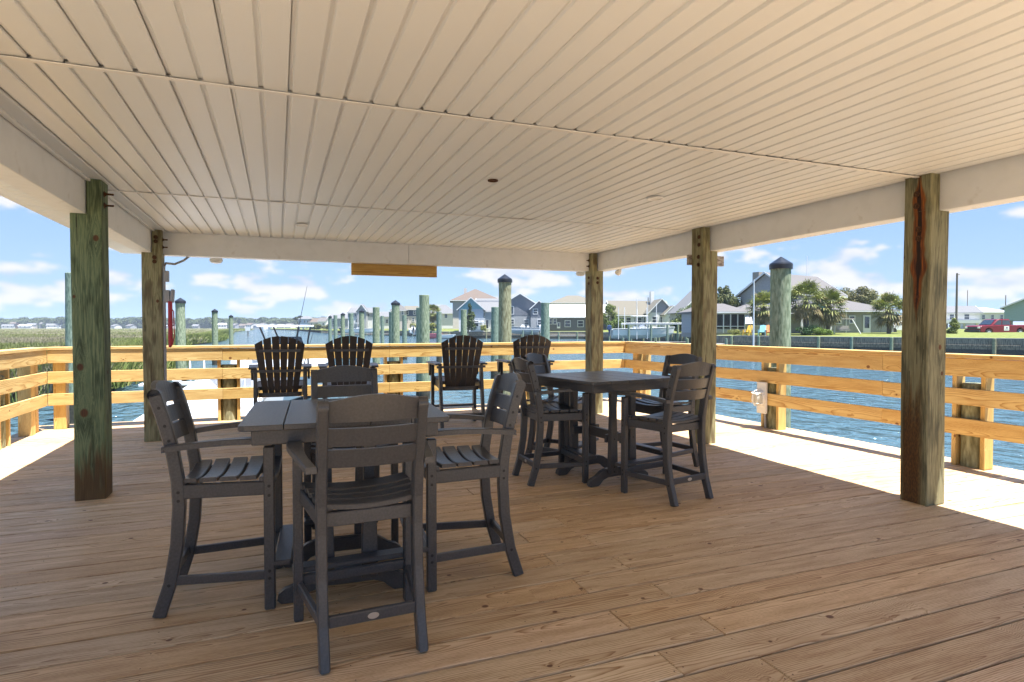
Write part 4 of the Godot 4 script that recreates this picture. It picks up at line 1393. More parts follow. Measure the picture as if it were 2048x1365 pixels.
func build_dock() -> void:
	var holes := Image.create(64, 64, false, Image.FORMAT_RGB8)
	holes.fill(lin(0.62, 0.63, 0.64))
	for y in 64:
		for x in 64:
			var d := Vector2(posmod(x, 32) - 16, posmod(y, 32) - 16).length()
			if d < 6.0:
				holes.set_pixel(x, y, lin(0.13, 0.14, 0.15))
	var hm := mat("dock_grating", Color.WHITE, 0.5)
	hm.albedo_texture = ImageTexture.create_from_image(holes)
	planar(hm, Vector3(9, 9, 9))
	mat("dock_white", lin(0.66, 0.67, 0.68), 0.45)
	mat("dock_float", lin(0.04, 0.04, 0.045), 0.6)
	var o := thing("floating_dock", "white perforated floating dock below the far railing", "dock", Vector3(-2.65, -0.5, -11.2))
	for c in 2:
		for k in 21:
			part(o, "grating_panel", boxmesh(Vector3(1.085, 0.05, 0.585), 0.008), M.dock_grating, Vector3(0.55 + c * 1.10, -0.025, -0.3 - k * 0.6))
	for s: float in [-0.03, 2.23]:
		part(o, "edge_beam", boxmesh(Vector3(0.05, 0.16, 12.7), 0.006), M.dock_white, Vector3(s, -0.085, -6.3))
	for k in 5:
		part(o, "float", boxmesh(Vector3(2.1, 0.3, 1.6), 0.05), M.dock_float, Vector3(1.1, -0.24, -1.2 - k * 2.5))
	# finger with cleats at its far end, on the creek side
	part(o, "finger", boxmesh(Vector3(1.5, 0.08, 0.6), 0.01), M.dock_white, Vector3(-0.82, -0.03, -11.6))
	var cl := MB.new()
	cl.tube([Vector3(-0.14, 0.07, 0), Vector3(-0.05, 0.06, 0), Vector3(0.05, 0.06, 0), Vector3(0.14, 0.07, 0)], [0.014, 0.018, 0.018, 0.014], 8)
	cl.tube([Vector3(-0.04, 0.0, 0), Vector3(-0.04, 0.06, 0)], [0.014], 6)
	cl.tube([Vector3(0.04, 0.0, 0), Vector3(0.04, 0.06, 0)], [0.014], 6)
	var cm := cl.mesh()
	for p: Vector3 in [Vector3(-1.3, 0.01, -11.6), Vector3(-0.5, 0.01, -11.6), Vector3(2.1, 0.0, -3.0), Vector3(2.1, 0.0, -7.0)]:
		part(o, "cleat", cm, M.badge_metal, p)
	var ld := MB.new()
	for x: float in [0.0, 0.45]:
		ld.tube([Vector3(x, -0.7, 0), Vector3(x, 0.55, 0), Vector3(x, 0.68, 0.06), Vector3(x, 0.70, 0.16), Vector3(x, 0.62, 0.26), Vector3(x, 0.0, 0.32)], [0.02], 8)
	for k in 4:
		ld.tube([Vector3(0, -0.6 + k * 0.26, 0), Vector3(0.45, -0.6 + k * 0.26, 0)], [0.015], 6)
	var lo := thing("dock_ladder", "white tube swim ladder at the end of the floating dock", "ladder", Vector3(-2.9, -0.5, -24.1))
	part(lo, "rails", ld.mesh(), M.dock_white)
	# power pedestals on the dock
	for k in 2:
		var pd := thing("power_pedestal", ["white power pedestal on the dock left of the first fan-back chair", "white power pedestal farther along the dock, above the railing's middle board"][k], "pedestal", [Vector3(-0.72, -0.5, -17.2), Vector3(-0.72, -0.5, -22.5)][k], 0.0, "power pedestals on the white dock")
		part(pd, "column", boxmesh(Vector3(0.22, 0.72, 0.2), 0.02), M.dock_white, Vector3(0, 0.36, 0))
		part(pd, "head", boxmesh(Vector3(0.32, 0.12, 0.28), 0.03), M.dock_white, Vector3(0, 0.78, 0))
		part(pd, "socket_panel", boxmesh(Vector3(0.13, 0.2, 0.02), 0.003), M.conduit, Vector3(0, 0.45, 0.105))

# ---------------------------------------------------------------- boats
func boat(called: String, label: String, at: Vector3, yaw: float, L: float, B: float, hull: Material, o: Dictionary) -> Node3D:
	var t := thing(called, label, "boat", at, yaw)
	# stern at z = +L/2, bow at -L/2
	var b := MB.new()
	var n := 14
	var st := []
	for i in n + 1:
		var f := float(i) / n
		var z := L * (0.5 - f)
		var hb := B * 0.5 * (1.0 - pow(maxf(0.0, f - 0.35) / 0.65, 2.4) * 0.97)
		var sheer: float = o.get("free", 0.95) * (1.0 + 0.28 * f * f)
		var keel := -0.35 * (1.0 - pow(f, 5.0)) + 0.30 * pow(f, 6.0)
		var chine := 0.12 + 0.30 * pow(f, 3.0)
		var rake := -0.35 * pow(f, 4.0)
		st.append([Vector3(0, keel, z + rake * 0.2), Vector3(hb * 0.82, chine, z + rake * 0.5), Vector3(hb, sheer, z + rake), Vector3(hb - 0.10, sheer + 0.02, z + rake), Vector3(hb - 0.14, sheer - 0.18, z + rake)])
	for i in n:
		for s: float in [1.0, -1.0]:
			for j in 4:
				var a: Vector3 = st[i][j]
				var c: Vector3 = st[i + 1][j]
				var d: Vector3 = st[i + 1][j + 1]
				var e: Vector3 = st[i][j + 1]
				var k := Vector3(s, 1, 1)
				if s > 0:
					b.quad(a * k, c * k, d * k, e * k)
				else:
					b.quad(e * k, d * k, c * k, a * k)
	for s: float in [1.0, -1.0]:
		var k := Vector3(s, 1, 1)
		b.tri(st[0][0], st[0][1] * k, st[0][2] * k)
	b.quad(st[0][2] * Vector3(-1, 1, 1), st[0][0], st[0][0] + Vector3(0, 0.001, 0), st[0][2])
	b.tri(st[0][0], st[0][2], st[0][2] * Vector3(-1, 1, 1))
	var h := part(t, "hull", b.mesh(), hull)
	var dk := MB.new()
	for i in n:
		var a: Vector3 = st[i][4]
		var c: Vector3 = st[i + 1][4]
		dk.quad(Vector3(-a.x, a.y, a.z), Vector3(a.x, a.y, a.z), Vector3(c.x, c.y, c.z), Vector3(-c.x, c.y, c.z))
	part(t, "deck", dk.mesh(), M.boat_white)
	var fb: float = o.get("free", 0.95)
	if o.get("stripe", false):
		var sp := MB.new()
		for i in n:
			for s: float in [1.0, -1.0]:
				var a: Vector3 = st[i][2] * Vector3(s * 1.012, 0.90, 1)
				var c: Vector3 = st[i + 1][2] * Vector3(s * 1.012, 0.90, 1)
				sp.quad(a, c, c + Vector3(0, 0.06, 0), a + Vector3(0, 0.06, 0))
		part(h, "rub_rail", sp.mesh(), M.boat_dark)
	if o.get("console", true):
		var cs := PackedVector2Array([Vector2(-0.5, 0), Vector2(0.45, 0), Vector2(0.35, 0.55), Vector2(0.1, 0.75), Vector2(-0.2, 0.78), Vector2(-0.5, 0.35)])
		part(t, "console", side_plate(cs, B * 0.38, 0.02), M.boat_white, Vector3(0, fb - 0.2, 0))
		var ws := MB.new()
		ws.quad(Vector3(-B * 0.18, fb + 0.56, -0.18), Vector3(B * 0.18, fb + 0.56, -0.18), Vector3(B * 0.16, fb + 0.95, 0.05), Vector3(-B * 0.16, fb + 0.95, 0.05))
		part(t, "windscreen", ws.mesh(), M.window_glass)
		part(t, "helm_seat", boxmesh(Vector3(B * 0.34, 0.55, 0.4), 0.04), M.boat_white, Vector3(0, fb + 0.05, 0.95))
	if o.get("ttop", false):
		var hh: float = o.get("top_h", 1.65)
		var tp := MB.new()
		tp.box(Vector3(0, fb + hh, 0.35), Vector3(B * o.get("top_w", 0.66), 0.06, o.get("top_l", 2.0)), Basis.IDENTITY, 0.03)
		part(t, "hard_top", tp.mesh(), M.boat_white)
		for s: float in [-1.0, 1.0]:
			for zz: float in [-0.35, 0.75]:
				var lg := MB.new()
				lg.tube([Vector3(s * B * 0.2, fb - 0.15, zz), Vector3(s * B * 0.2, fb + 0.8, zz + 0.05), Vector3(s * B * 0.26, fb + hh, zz + 0.2)], [0.03], 8)
				part(t, "top_support", lg.mesh(), M.boat_dark)
	for k in int(o.get("motors", 1)):
		var mx := (k - (int(o.get("motors", 1)) - 1) * 0.5) * 0.75
		var mo := MB.new()
		var cw := PackedVector2Array([Vector2(0.0, 0.0), Vector2(0.5, 0.0), Vector2(0.62, 0.2), Vector2(0.55, 0.55), Vector2(0.3, 0.7), Vector2(0.02, 0.55)])
		part(t, "outboard", side_plate(cw, 0.42, 0.07), o.get("motor", M.boat_dark), Vector3(mx, fb - 0.15, L / 2 + 0.05))
		part(t, "outboard_leg", side_plate(PackedVector2Array([Vector2(0.15, 0.05), Vector2(0.4, 0.05), Vector2(0.35, -0.9), Vector2(0.25, -0.9)]), 0.14, 0.02), o.get("motor", M.boat_dark), Vector3(mx, fb - 0.15, L / 2 + 0.05))
	if o.get("rods", false):
		for rd: Array in [[0.75, 1.2, 0.5, 2.5], [1.1, 0.6, 0.35, 1.2]]:
			var rb := MB.new()
			rb.tube([Vector3(rd[0], fb, L * 0.3), Vector3(rd[0] + rd[2] * 0.35, fb + rd[3] * 0.4, L * 0.3), Vector3(rd[0] + rd[2], fb + rd[3], L * 0.3)], [0.018, 0.012, 0.004], 6)
			part(t, "fishing_rod", rb.mesh(), M.boat_dark)
	return t

# ---------------------------------------------------------------- buildings
func shore_materials() -> void:
	var siding := func(key: String, r: float, g: float, b: float) -> void:
		var m := mat(key, Color.WHITE, 0.8)
		# lapped boards: a course every 0.18 m, as fine relief, and slight weathering of the paint
		m.albedo_texture = noise_tex(256, 0.02, 4, key.hash() % 997, [[0.0, lin(r * 0.9, g * 0.9, b * 0.9)], [0.5, lin(r, g, b)], [1.0, lin(r * 1.08, g * 1.08, b * 1.08)]])
		m.heightmap_enabled = true
		m.heightmap_texture = M.lap
		m.heightmap_scale = 1.5
		planar(m, Vector3(0.7, 0.7, 0.7))
	var im := Image.create(8, 64, false, Image.FORMAT_RGB8)
	for y in 64:
		for x in 8:
			var f := posmod(y, 8) / 7.0
			im.set_pixel(x, y, Color(f, f, f))
	M.lap = ImageTexture.create_from_image(im)
	siding.call("siding_sage", 0.31, 0.31, 0.285)
	siding.call("siding_grey", 0.31, 0.315, 0.325)
	siding.call("siding_slate", 0.15, 0.16, 0.185)
	siding.call("siding_charcoal", 0.125, 0.125, 0.14)
	siding.call("siding_blue", 0.34, 0.40, 0.47)
	siding.call("siding_dusk", 0.27, 0.28, 0.33)
	siding.call("siding_navy", 0.06, 0.085, 0.15)
	siding.call("siding_white", 0.64, 0.63, 0.62)
	siding.call("siding_cream", 0.50, 0.45, 0.41)
	siding.call("siding_teal", 0.25, 0.34, 0.345)
	siding.call("siding_aqua", 0.20, 0.37, 0.42)
	siding.call("brick", 0.30, 0.16, 0.12)
	var roof := func(key: String, r: float, g: float, b: float) -> void:
		var m := mat(key, Color.WHITE, 0.95)
		m.albedo_texture = noise_tex(256, 0.09, 3, key.hash() % 991, [[0.0, lin(r * 0.75, g * 0.75, b * 0.75)], [0.5, lin(r, g, b)], [1.0, lin(r * 1.2, g * 1.2, b * 1.2)]])
		planar(m, Vector3(0.5, 0.5, 0.5))
	roof.call("roof_grey", 0.125, 0.115, 0.112)
	roof.call("roof_brown", 0.125, 0.096, 0.078)
	roof.call("roof_tan", 0.145, 0.13, 0.10)
	roof.call("roof_pale", 0.15, 0.15, 0.155)
	mat("roof_metal", lin(0.62, 0.63, 0.64), 0.4)
	mat("trim", lin(0.70, 0.70, 0.70), 0.6)
	var scr := mat("insect_screen", Color(lin(0.05, 0.05, 0.05), 0.62), 0.8)
	scr.transparency = BaseMaterial3D.TRANSPARENCY_ALPHA
	mat("stone", lin(0.26, 0.235, 0.20), 0.9)
	mat("boat_white", lin(0.72, 0.73, 0.74), 0.25)
	mat("boat_dark", lin(0.02, 0.022, 0.03), 0.35)
	mat("boat_blue", lin(0.03, 0.06, 0.14), 0.3)
	mat("boat_grey", lin(0.42, 0.45, 0.48), 0.3)
	mat("boat_seafoam", lin(0.66, 0.70, 0.69), 0.3)
	mat("boat_pink", lin(0.62, 0.16, 0.20), 0.35)
	mat("galvanised", lin(0.42, 0.44, 0.46), 0.45, 0.5)
	mat("yellow_paint", lin(0.66, 0.42, 0.05), 0.5)
	mat("sky_blue_paint", lin(0.22, 0.48, 0.58), 0.5)
	mat("orange_paint", lin(0.62, 0.20, 0.05), 0.5)
	mat("truck_red", lin(0.15, 0.006, 0.013), 0.25)
	mat("tyre", lin(0.012, 0.012, 0.012), 0.8)
	mat("canvas_white", lin(0.68, 0.69, 0.72), 0.8)
	var wg := mat("window_glass", lin(0.03, 0.04, 0.055), 0.06)
	wg.metallic_specular = 0.7
	# bulkhead: creosoted sheet piling, streaked
	var bk := mat("bulkhead_wood", Color.WHITE, 0.9)
	bk.albedo_texture = noise_tex(512, 0.03, 4, 63, [[0.1, lin(0.08, 0.068, 0.05)], [0.45, lin(0.19, 0.165, 0.12)], [0.7, lin(0.29, 0.24, 0.17)], [1.0, lin(0.38, 0.32, 0.23)]])
	bk.heightmap_enabled = true
	bk.heightmap_texture = bk.albedo_texture
	bk.heightmap_scale = 0.9
	planar(bk, Vector3(0.6, 0.09, 0.6))
	mat("cap_timber", lin(0.27, 0.255, 0.23), 0.85)

func window(parent: Node3D, t: Transform3D, w: float, h: float, panes := 2) -> void:
	# t: the middle of the window on the wall, z out of the wall
	var f := MB.new()
	var e := 0.10
	for s: float in [-1.0, 1.0]:
		f.box(Vector3(s * (w * 0.5 + e * 0.5), 0, 0.03), Vector3(e, h + 2 * e, 0.06))
		f.box(Vector3(0, s * (h * 0.5 + e * 0.5), 0.03), Vector3(w, e, 0.058))
	if panes >= 2:
		f.box(Vector3(0, 0, 0.025), Vector3(w, 0.06, 0.04))
	var o := part(parent, "window", f.mesh(), M.trim, t.origin, t.basis)
	part(o, "pane", boxmesh(Vector3(w, h, 0.02), 0.0), M.window_glass, Vector3(0, 0, 0.006))

func house(called: String, label: String, at: Vector3, yaw: float, w: float, d: float, h: float, wall: Material, roof: Material, o: Dictionary) -> Node3D:
	var t := thing(called, label, "house", at, yaw)
	var lift: float = o.get("lift", 0.0)          # on stilts
	var band: float = o.get("band", 0.0)          # height of a lower storey in another colour; on slate houses, sunlight painted in
	if lift > 0.0:
		for x: float in [-0.46, -0.16, 0.16, 0.46]:
			for z: float in [-0.42, 0.42]:
				part(t, "stilt", boxmesh(Vector3(0.35, lift + 0.3, 0.35), 0.0), M.trim, Vector3(x * w, lift * 0.5 - 0.15, z * d))
	if band > 0.0:
		part(t, "lower_wall", boxmesh(Vector3(w, band + 0.5, d), 0.0), o.get("band_mat", M.siding_white), Vector3(0, lift + band * 0.5 - 0.25, 0))
	if o.get("open", false):
		part(t, "rear_wall", boxmesh(Vector3(w, h, 0.12), 0.0), wall, Vector3(0, h * 0.5, -d * 0.5 + 0.06))
		part(t, "floor", boxmesh(Vector3(w, 0.5, d), 0.0), M.cap_timber, Vector3(0, -0.24, 0))
		part(t, "sill_wall", boxmesh(Vector3(w, 0.42, 0.1), 0.0), wall, Vector3(0, 0.21, d * 0.5 - 0.05))
		part(t, "lintel", boxmesh(Vector3(w, 0.25, 0.1), 0.0), M.trim, Vector3(0, h - 0.125, d * 0.5 - 0.05))
		for s: float in [-1.0, 1.0]:
			part(t, "side_wall", boxmesh(Vector3(0.12, h, d - 0.26), 0.0), wall, Vector3(s * (w * 0.5 - 0.06), h * 0.5, 0.0))
	else:
		part(t, "wall", boxmesh(Vector3(w + (0.04 if band > 0 else 0.0), h - band + (0.5 if band == 0 and lift == 0 else 0.0), d + (0.04 if band > 0 else 0.0)), 0.0), wall, Vector3(0, lift + (h + band) * 0.5 - (0.25 if band == 0 and lift == 0 else 0.0), 0))
	var rh: float = o.get("rise", 1.5)
	var ov: float = o.get("over", 0.4)
	var hx := w * 0.5 + ov
	var hz := d * 0.5 + ov
	var y := lift + h
	var yo := y - rh * ov / (minf(w, d) * 0.5) * 0.8
	var kind: String = o.get("roof", "gable")
	var ridge: String = o.get("ridge", "x")
	var rf := MB.new()
	var th := 0.16
	if kind == "gable":
		var gw := MB.new()
		if ridge == "x":
			var p := PackedVector2Array([Vector2(-hz, yo), Vector2(hz, yo), Vector2(hz, yo + th), Vector2(0, y + rh + th), Vector2(-hz, yo + th)])
			p = PackedVector2Array([Vector2(-hz, yo), Vector2(0, y + rh), Vector2(hz, yo), Vector2(hz, yo + th), Vector2(0, y + rh + th), Vector2(-hz, yo + th)])
			if Geometry2D.is_polygon_clockwise(p):
				p.reverse()
			rf.prism(p, hx * 2.0, Transform3D(Basis(Vector3.BACK, Vector3.UP, Vector3.LEFT), Vector3.ZERO))
			gw.prism(PackedVector2Array([Vector2(-d * 0.5, y), Vector2(d * 0.5, y), Vector2(0, y + rh)]), w, Transform3D(Basis(Vector3.BACK, Vector3.UP, Vector3.LEFT), Vector3.ZERO))
			if at.distance_to(Vector3.ZERO) < 300.0:
				for s: float in [-1.0, 1.0]:
					for g: float in [-1.0, 1.0]:
						var a := Vector2(g * hz, yo - 0.02)
						var c := Vector2(0, y + rh - 0.02)
						var q := PackedVector2Array([a, c, c + Vector2(0, th + 0.08), a + Vector2(0, th + 0.08)])
						if Geometry2D.is_polygon_clockwise(q):
							q.reverse()
						var rk := MB.new()
						rk.prism(q, 0.05, Transform3D(Basis(Vector3.BACK, Vector3.UP, Vector3.LEFT), Vector3(s * (hx + 0.03), 0, 0)))
						part(t, "rake_board", rk.mesh(), M.trim)
		else:
			var p := PackedVector2Array([Vector2(-hx, yo), Vector2(0, y + rh), Vector2(hx, yo), Vector2(hx, yo + th), Vector2(0, y + rh + th), Vector2(-hx, yo + th)])
			if Geometry2D.is_polygon_clockwise(p):
				p.reverse()
			rf.prism(p, hz * 2.0)
			gw.prism(PackedVector2Array([Vector2(-w * 0.5, y), Vector2(w * 0.5, y), Vector2(0, y + rh)]), d)
			# white rake boards on the front gable
			for s: float in [-1.0, 1.0]:
				var a := Vector2(s * hx, yo - 0.02)
				var c := Vector2(0, y + rh - 0.02)
				var rk := MB.new()
				var q := PackedVector2Array([a, c, c + Vector2(0, th + 0.06), a + Vector2(0, th + 0.06)])
				if Geometry2D.is_polygon_clockwise(q):
					q.reverse()
				rk.prism(q, 0.05, Transform3D(Basis.IDENTITY, Vector3(0, 0, hz + 0.03)))
				part(t, "rake_board", rk.mesh(), M.trim)
		part(t, "gable_wall", gw.mesh(), o.get("gable_mat", wall))
	else:
		var rl: float = o.get("ridge_len", maxf(w, d) - minf(w, d))
		var ra := Vector3(-rl * 0.5, y + rh, 0) if ridge == "x" else Vector3(0, y + rh, -rl * 0.5)
		var rb := -ra + Vector3(0, 2.0 * (y + rh), 0)
		var c := [Vector3(-hx, yo + th, hz), Vector3(hx, yo + th, hz), Vector3(hx, yo + th, -hz), Vector3(-hx, yo + th, -hz)]
		if ridge == "x":
			rf.quad(c[0], c[1], rb, ra)
			rf.quad(c[2], c[3], ra, rb)
			rf.tri(c[1], c[2], rb)
			rf.tri(c[3], c[0], ra)
		else:
			rf.tri(c[0], c[1], rb)
			rf.tri(c[2], c[3], ra)
			rf.quad(c[1], c[2], ra, rb)
			rf.quad(c[3], c[0], rb, ra)
		for i in 4:
			var p: Vector3 = c[i]
			var q: Vector3 = c[(i + 1) % 4]
			rf.quad(q, p, p - Vector3(0, th, 0), q - Vector3(0, th, 0))
		rf.quad(c[3] - Vector3(0, th, 0), c[2] - Vector3(0, th, 0), c[1] - Vector3(0, th, 0), c[0] - Vector3(0, th, 0))
	var ro := part(t, "roof", rf.mesh(), roof)
	# eaves trim
	part(t, "eaves", boxmesh(Vector3(hx * 2.0 - 0.02, 0.14, 0.05), 0.0), M.trim, Vector3(0, yo + (0.06 if kind == "hip" else 0.0), hz + 0.03)) if ridge == "x" or kind == "hip" else null
	if o.get("seams", 0) > 0:
		# standing seams of a metal roof on the side that faces the water
		var n: int = o.seams
		for k in n:
			var x := -hx + (k + 0.5) * hx * 2.0 / n
			var a := Vector3(x, yo + th + 0.02, hz)
			var b := Vector3(x, y + rh + th + 0.02, 0)
			var sm := MB.new()
			sm.tube([a, b], [0.035], 4, false)
			part(ro, "seam", sm.mesh(), M.trim)
	for k: Array in o.get("wins", []):
		var face: String = k[0]
		var tr := Transform3D.IDENTITY
		if face == "f":
			tr = Transform3D(Basis.IDENTITY, Vector3(k[1], k[2], d * 0.5 + 0.022))
		elif face == "l":
			tr = Transform3D(Basis(Vector3.UP, -PI / 2), Vector3(-w * 0.5 - 0.022, k[2], k[1]))
		else:
			tr = Transform3D(Basis(Vector3.UP, PI / 2), Vector3(w * 0.5 + 0.022, k[2], k[1]))
		window(t, tr, k[3], k[4], k[5] if k.size() > 5 else 2)
	for k: Array in o.get("doors", []):
		var dr := part(t, "door", boxmesh(Vector3(k[1], k[2], 0.08), 0.01), k[3] if k.size() > 3 else M.trim, Vector3(k[0], lift + k[2] * 0.5, d * 0.5 + 0.045))
		part(dr, "pane", boxmesh(Vector3(k[1] * 0.6, k[2] * 0.62, 0.02), 0.0), M.window_glass, Vector3(0, k[2] * 0.1, 0.045))
	for k: Array in o.get("chimneys", []):
		var ch := part(ro, "chimney", boxmesh(Vector3(k[2], k[3], k[2]), 0.0), k[4] if k.size() > 4 else M.stone, Vector3(k[0], y + rh * 0.5 + k[3] * 0.5, k[1]))
		ch.set_meta("label", "square chimney with a flat cap")
	return t

func face() -> float:
	return -HEADING

func gx(px: float, d: float) -> float:
	return px * d / LENS

# ---------------------------------------------------------------- plants
func leaf_blob(b: MB, c: Vector3, rad: Vector3, n: int, size: float, r: RandomNumberGenerator, cols: Array) -> void:
	for k in n:
		var d := Vector3(r.randfn(), r.randfn(), r.randfn()).normalized()
		var p := c + d * rad * pow(r.randf(), 0.28)
		var nn := (d + Vector3(r.randfn(), r.randfn() + 0.4, r.randfn()) * 0.7).normalized()
		var x := nn.cross(Vector3(r.randfn(), r.randfn(), r.randfn())).normalized() * size * r.randf_range(0.6, 1.3)
		var y := nn.cross(x).normalized() * size * r.randf_range(0.3, 0.65)
		var cc: Color = cols[r.randi() % cols.size()]
		b.tint = cc * r.randf_range(0.75, 1.25)
		b.tri(p - x, p - y * 0.9, p + x)
		b.tri(p - x, p + x, p + y)

func leaf_material() -> void:
	var m := mat("leaves", Color.WHITE, 0.7)
	m.vertex_color_use_as_albedo = true
	m.backlight_enabled = true
	m.backlight = lin(0.22, 0.25, 0.08)
	var bm := mat("bark", Color.WHITE, 0.95)
	bm.albedo_texture = noise_tex(256, 0.05, 4, 91, [[0.0, lin(0.06, 0.05, 0.04)], [0.6, lin(0.16, 0.135, 0.11)], [1.0, lin(0.26, 0.23, 0.19)]])
	planar(bm, Vector3(1.6, 1.6, 1.6))

func tree(called: String, label: String, at: Vector3, h: float, blobs: Array, n: int, size: float, cols: Array, sd: int, category := "tree", trunk := true) -> void:
	var r := RandomNumberGenerator.new()
	r.seed = sd
	var o := thing(called, label, category, at)
	if trunk:
		var tb := MB.new()
		tb.tube([Vector3(0, -0.5, 0), Vector3(0.1, h * 0.3, 0.05), Vector3(0, h * 0.6, 0)], [h * 0.035, h * 0.025, h * 0.012], 8)
		for q: Array in blobs:
			var c: Vector3 = q[0]
			tb.tube([Vector3(0.05, h * 0.3, 0.02), c * Vector3(0.5, 0.0, 0.5) + Vector3(0, (h * 0.3 + c.y) * 0.5, 0), c], [h * 0.018, h * 0.011, 0.02], 6)
		part(o, "trunk", tb.mesh(), M.bark)
	var b := MB.new()
	b.tinted = true
	var vol := 0.0
	for q: Array in blobs:
		vol += q[1].x * q[1].y
	for q: Array in blobs:
		var rad: Vector3 = q[1]
		var m := int(n * rad.x * rad.y / vol)
		# clumps within the mass leave gaps and an uneven outline
		for k in 9:
			var d := Vector3(r.randfn(), r.randfn(), r.randfn()).normalized()
			leaf_blob(b, q[0] + d * rad * r.randf_range(0.3, 0.85), rad * r.randf_range(0.34, 0.6), m / 9, size, r, cols)
	part(o, "crown", b.mesh(), M.leaves)

func palm(label: String, at: Vector3, h: float, crown: float, sd: int) -> void:
	var r := RandomNumberGenerator.new()
	r.seed = sd
	var o := thing("palm_tree", label, "palm tree", at, 0.0, "sabal palms on the far shore")
	var tb := MB.new()
	tb.tube([Vector3(0, -0.5, 0), Vector3(0.05, h * 0.4, 0), Vector3(0.0, h * 0.75, 0.05), Vector3(0, h, 0)], [0.20, 0.20, 0.27, 0.18], 12)
	# old leaf bases criss-cross round the upper trunk
	for k in 160:
		var y := lerpf(h * 0.30, h * 0.95, r.randf())
		var a := r.randf() * TAU
		var d := Vector3(cos(a), 0, sin(a))
		var rad := 0.19 + 0.07 * smoothstep(0.3, 0.75, y / h)
		var s := d.cross(Vector3.UP) * 0.045
		var p := d * rad + Vector3(0, y, 0)
		var q := p + d * 0.15 + Vector3(0, 0.28, 0) + s * r.randf_range(-2.0, 2.0)
		tb.quad(p - s, p + s, q + s * 0.4, q - s * 0.4)
	part(o, "trunk", tb.mesh(), M.bark)
	for pass_ in 2:
		var b := MB.new()
		b.tinted = true
		var n: int = [78, 34][pass_]
		for k in n:
			var el: float = r.randf_range(-0.35, 1.45) if pass_ == 0 else r.randf_range(-1.25, -0.35)
			var a := r.randf() * TAU
			var dir := Vector3(cos(a) * cos(el), sin(el), sin(a) * cos(el))
			var stem: float = crown * r.randf_range(0.42, 0.62)
			var base := Vector3(0, h, 0)
			var hub := base + dir * stem + Vector3(0, -0.10 * crown * cos(el), 0)
			var green := Color(0.085, 0.12, 0.025).lerp(Color(0.27, 0.27, 0.07), r.randf())
			var dead := Color(0.28, 0.21, 0.10).lerp(Color(0.15, 0.14, 0.045), r.randf())
			b.tint = green if pass_ == 0 and r.randf() < 0.88 else dead
			var side := dir.cross(Vector3.UP).normalized()
			var up := side.cross(dir).normalized()
			b.quad(base - side * 0.015, base + side * 0.015, hub + side * 0.012, hub - side * 0.012)
			var m := 11
			for j in m:
				var f := (j - (m - 1) * 0.5) / (m * 0.5)
				var ang := f * 1.9
				var ld := (dir * cos(ang) + side * sin(ang) - up * 0.12 * absf(f)).normalized()
				var ll := crown * r.randf_range(0.42, 0.56) * (1.0 - 0.3 * absf(f))
				var w := ld.cross(up).normalized() * 0.058
				var mid := hub + ld * ll * 0.55
				var tip := hub + ld * ll + Vector3(0, -ll * r.randf_range(0.12, 0.42), 0)
				b.tri(hub, mid - w, mid + w)
				b.tri(mid - w, tip, mid + w)
		part(o, ["crown", "dead_fronds"][pass_], b.mesh(), M.leaves)

func lot(px: float, d: float, deep: float, base: float) -> Vector3:
	return vista(px, d, base) + vista(1024, deep * 0.5)

func build_bulkheads() -> void:
	var names := {1: "dark timber bulkhead under the lawn behind the rust-stained post", 2: "timber bulkhead under the lawn with the red pickup, at the picture's right", 3: "timber bulkhead below the palms and the sage cottage", 4: "short timber bulkhead end by the little pier", 5: "timber bulkhead behind the boat lift pier", 6: "timber bulkhead below the grey-gabled house and boat lift", 7: "short bulkhead corner hidden beside the corner post", 8: "timber bulkhead in front of the charcoal house with white metal roof", 9: "timber bulkhead in front of the blue gabled house", 10: "bulkhead return beside the pink water scooter", 11: "low bulkhead below the navy and cream house", 12: "low bulkhead below the gabled grey house"}
	for i: int in names:
		var a: Array = shore[i]
		var b: Array = shore[i + 1]
		var p := vista(a[0], a[1])
		var q := vista(b[0], b[1])
		var long := (q - p).length()
		var dir := (q - p).normalized()
		# local x from p to q; the water is on the +z side
		var o := thing("bulkhead", names[i], "bulkhead", (p + q) * 0.5, atan2(-dir.z, dir.x) + PI, "timber bulkheads along the far shore")
		var h: float = a[2] - WATER_Y
		part(o, "wall", boxmesh(Vector3(long, h + 1.0, 0.2), 0.0), M.bulkhead_wood, Vector3(0, a[2] - (h + 1.0) * 0.5 - 0.02, 0.0))
		part(o, "wet_foot", boxmesh(Vector3(long, 0.62, 0.03), 0.0), M.piling_wet, Vector3(0, WATER_Y + 0.2, 0.116))
		part(o, "cap", boxmesh(Vector3(long + 0.05, 0.09, 0.30), 0.01), M.cap_timber, Vector3(0, a[2] + 0.04, -0.03))
		part(o, "wale", boxmesh(Vector3(long, 0.16, 0.07), 0.01), M.bulkhead_wood, Vector3(0, a[2] - 0.55, 0.137))
		var n := int(long / (2.6 if a[1] < 70 else 3.2))
		var pm := MB.new()
		pm.lathe([Vector2(0.14, -1.5), Vector2(0.13, h + 0.05), Vector2(0.11, h + 0.09), Vector2(0.0, h + 0.09)], 10)
		var mesh := pm.mesh()
		for k in n:
			part(o, "pile", mesh, M["piling_%d" % (k % 3)], Vector3(-long * 0.5 + (k + 0.5) * long / n, WATER_Y, 0.34))

